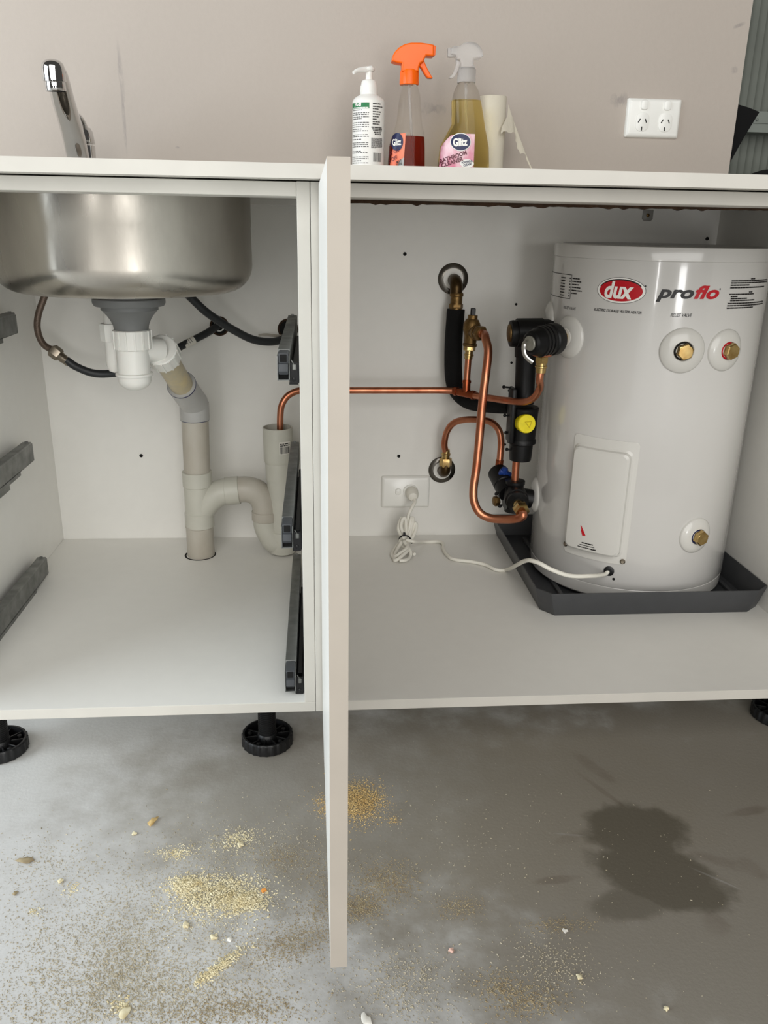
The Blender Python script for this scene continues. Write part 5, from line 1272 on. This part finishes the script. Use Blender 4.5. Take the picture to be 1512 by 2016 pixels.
cluster(mb, 0.1123, -0.0594, 0.0104, 0.0109, 90, 0.0007, 0.0016, 0, 0)
cluster(mb, 0.0581, -0.0229, 0.0611, 0.0599, 700, 0.0006, 0.0014, 0, 0)
single('sawdust', mb, M_sawo, 'orange sawdust heap on the floor under the open door', 'sawdust', (0.06, -0.0149, 0.), ang=10, stuff=True)
mb = MB()
cluster(mb, 0.0917, -0.1769, 0.0446, 0.0389, 2400, 0.0006, 0.0014, 0, 0)
cluster(mb, 0.0591, -0.2181, 0.0299, 0.022, 1500, 0.0006, 0.0015, 0, 0)
cluster(mb, 0.1826, -0.2254, 0.0327, 0.0204, 700, 0.0006, 0.0014, 0, 0)
cluster(mb, 0.3021, -0.2611, 0.0449, 0.0132, 600, 0.0006, 0.0014, 0, 0)
cluster(mb, -0.0269, -0.2682, 0.0646, 0.0325, 2400, 0.0006, 0.0014, 0.3, 0)
cluster(mb, 0.0104, -0.2193, 0.0453, 0.0304, 800, 0.0006, 0.0014, 0, 0)
cluster(mb, 0.2349, -0.3642, 0.0461, 0.0241, 1000, 0.0007, 0.0019, 0, 0)
cluster(mb, 0.2074, -0.3428, 0.0353, 0.0208, 500, 0.0007, 0.0018, 0, 0)
cluster(mb, -0.0443, -0.1272, 0.0418, 0.0296, 700, 0.0006, 0.0014, 0, 0)
cluster(mb, -0.0918, -0.3564, 0.0729, 0.0232, 1300, 0.0007, 0.0018, 0, 0)
cluster(mb, 0.011, -0.1585, 0.041, 0.0378, 500, 0.0006, 0.0014, 0, 0)
single('sawdust', mb, M_sawb, 'brownish fine sawdust patches on the floor around the door bottom', 'sawdust', (0.0917, -0.1769, 0.), ang=10, stuff=True)
mb = MB()
cluster(mb, -0.2032, -0.2307, 0.2138, 0.146, 7500, 0.0006, 0.0017, 0, 0)
cluster(mb, -0.2073, -0.3301, 0.194, 0.0716, 5200, 0.0007, 0.002, 0, 0)
cluster(mb, -0.1006, -0.1143, 0.1192, 0.084, 2200, 0.0006, 0.0016, 0, 0)
cluster(mb, 0.1024, -0.3363, 0.0701, 0.0565, 1600, 0.0007, 0.002, 0, 0)
cluster(mb, 0.2794, -0.3197, 0.0605, 0.0452, 700, 0.0007, 0.002, 0, 0)
cluster(mb, 0.0913, -0.1813, 0.4416, 0.2484, 1500, 0.0006, 0.0015, 0, 0)
cluster(mb, -0.3587, -0.1185, 0.0818, 0.0692, 700, 0.0006, 0.0018, 0, 0)
cluster(mb, -0.2276, -0.2885, 0.0355, 0.0615, 1300, 0.0007, 0.002, 0, 0)
cluster(mb, -0.26, -0.2502, 0.1225, 0.0842, 2200, 0.0006, 0.0016, 0, 0)
cluster(mb, -0.1665, -0.3391, 0.1134, 0.0409, 1600, 0.0007, 0.002, 0, 0)
single('sawdust', mb, M_sawg, 'grey dust crumbs scattered thinly over the concrete floor', 'sawdust', (-0.2032, -0.2307, 0.), ang=10, stuff=True)

# single larger chips
def chip(p, s, m, label, squash=.5, long=1.0):
    bm = bmesh.new(); bmesh.ops.create_icosphere(bm, subdivisions=2, radius=s)
    a = rg.uniform(0, pi)
    for v in bm.verts:
        k = 1 + .35*sin(v.co.x/s*4.1+a)*cos(v.co.y/s*3.7-a) + rg.uniform(-.22, .22); v.co = Vector((v.co.x*k*long, v.co.y*k, v.co.z*k*squash))
        v.co.z = max(v.co.z, -s*squash*.8)
    zmin = min(v.co.z for v in bm.verts)
    R2 = Matrix.Rotation(a, 3, 'Z')
    mb = MB(); mb.frombm(bm, R2); mb.v = [(v[0]+p[0], v[1]+p[1], v[2]-zmin+.0003) for v in mb.v]
    single('wood_chip', mb, m, label, 'wood chip', (p[0], p[1], 0), 'loose chips on the concrete floor', ang=50)
M_orange_chip = mat('orange_chip', (226, 150, 70), .9)
M_pinkc = mat('pink_chip', (214, 176, 160), .9)
chip((-0.2375, -0.0441, 0.), 0.00495, M_sawo, 'long tan wood chip alone below the middle leg', 0.45, 1.9)
chip((-0.1614, -0.2371, 0.), 0.00409, M_saw, 'yellow rounded chip below the yellow sawdust heap', 0.8, 1.1)
chip((-0.1256, -0.2569, 0.), 0.00396, M_saw, 'pale chip pair of crumbs at the head of the sawdust streak', 0.7, 1.1)
chip((-0.1057, -0.2604, 0.), 0.0033, M_sticker, 'white flake right of the pale chips, left of the door', 0.5, 1.2)
chip((-0.0685, -0.1851, 0.), 0.0033, M_orange_chip, 'orange chip at the right tip of the yellow heap', 0.6, 1.2)
chip((-0.1067, -0.0992, 0.), 0.00363, M_saw, 'tan chip above the yellow heap towards the door', 0.7, 1.2)
chip((-0.3955, -0.1117, 0.), 0.00495, M_sawb, 'pale curled flake at the far left edge of the floor', 0.3, 2.2)
chip((-0.2578, -0.0682, 0.), 0.00297, M_saw, 'small pale chip below the long tan chip', 0.6, 1.3)
chip((0.1609, -0.2929, 0.), 0.00343, M_pinkc, 'pinkish chip on bare concrete right of the door bottom', 0.6, 0.9)
chip((0.3073, -0.2724, 0.), 0.00297, M_sticker, 'tiny white flake in front of the wet patch', 0.5, 1.2)
chip((0.3899, -0.3854, 0.), 0.00277, M_saw, 'pale chip at the bottom right of the floor', 0.8, 1.1)
chip((-0.211, -0.3521, 0.), 0.00528, M_saw, 'pale greenish flake at the bottom edge, left side', 0.35, 1.5)
chip((-0.3356, -0.1527, 0.), 0.00317, M_saw, 'small yellow chip left of the heap', 0.6, 1.3)
chip((0.0533, -0.3767, 0.), 0.00462, M_sticker, 'white shaving at the bottom edge beneath the door', 0.3, 1.8)
chip((0.3043, -0.3386, 0.), 0.0033, M_saw, 'yellowish crumb cluster chip at lower right', 0.6, 1.2)
chip((-0.3879, -0.1705, 0.), 0.00297, M_sawb, 'brown chip at the left edge', 0.5, 1.2)
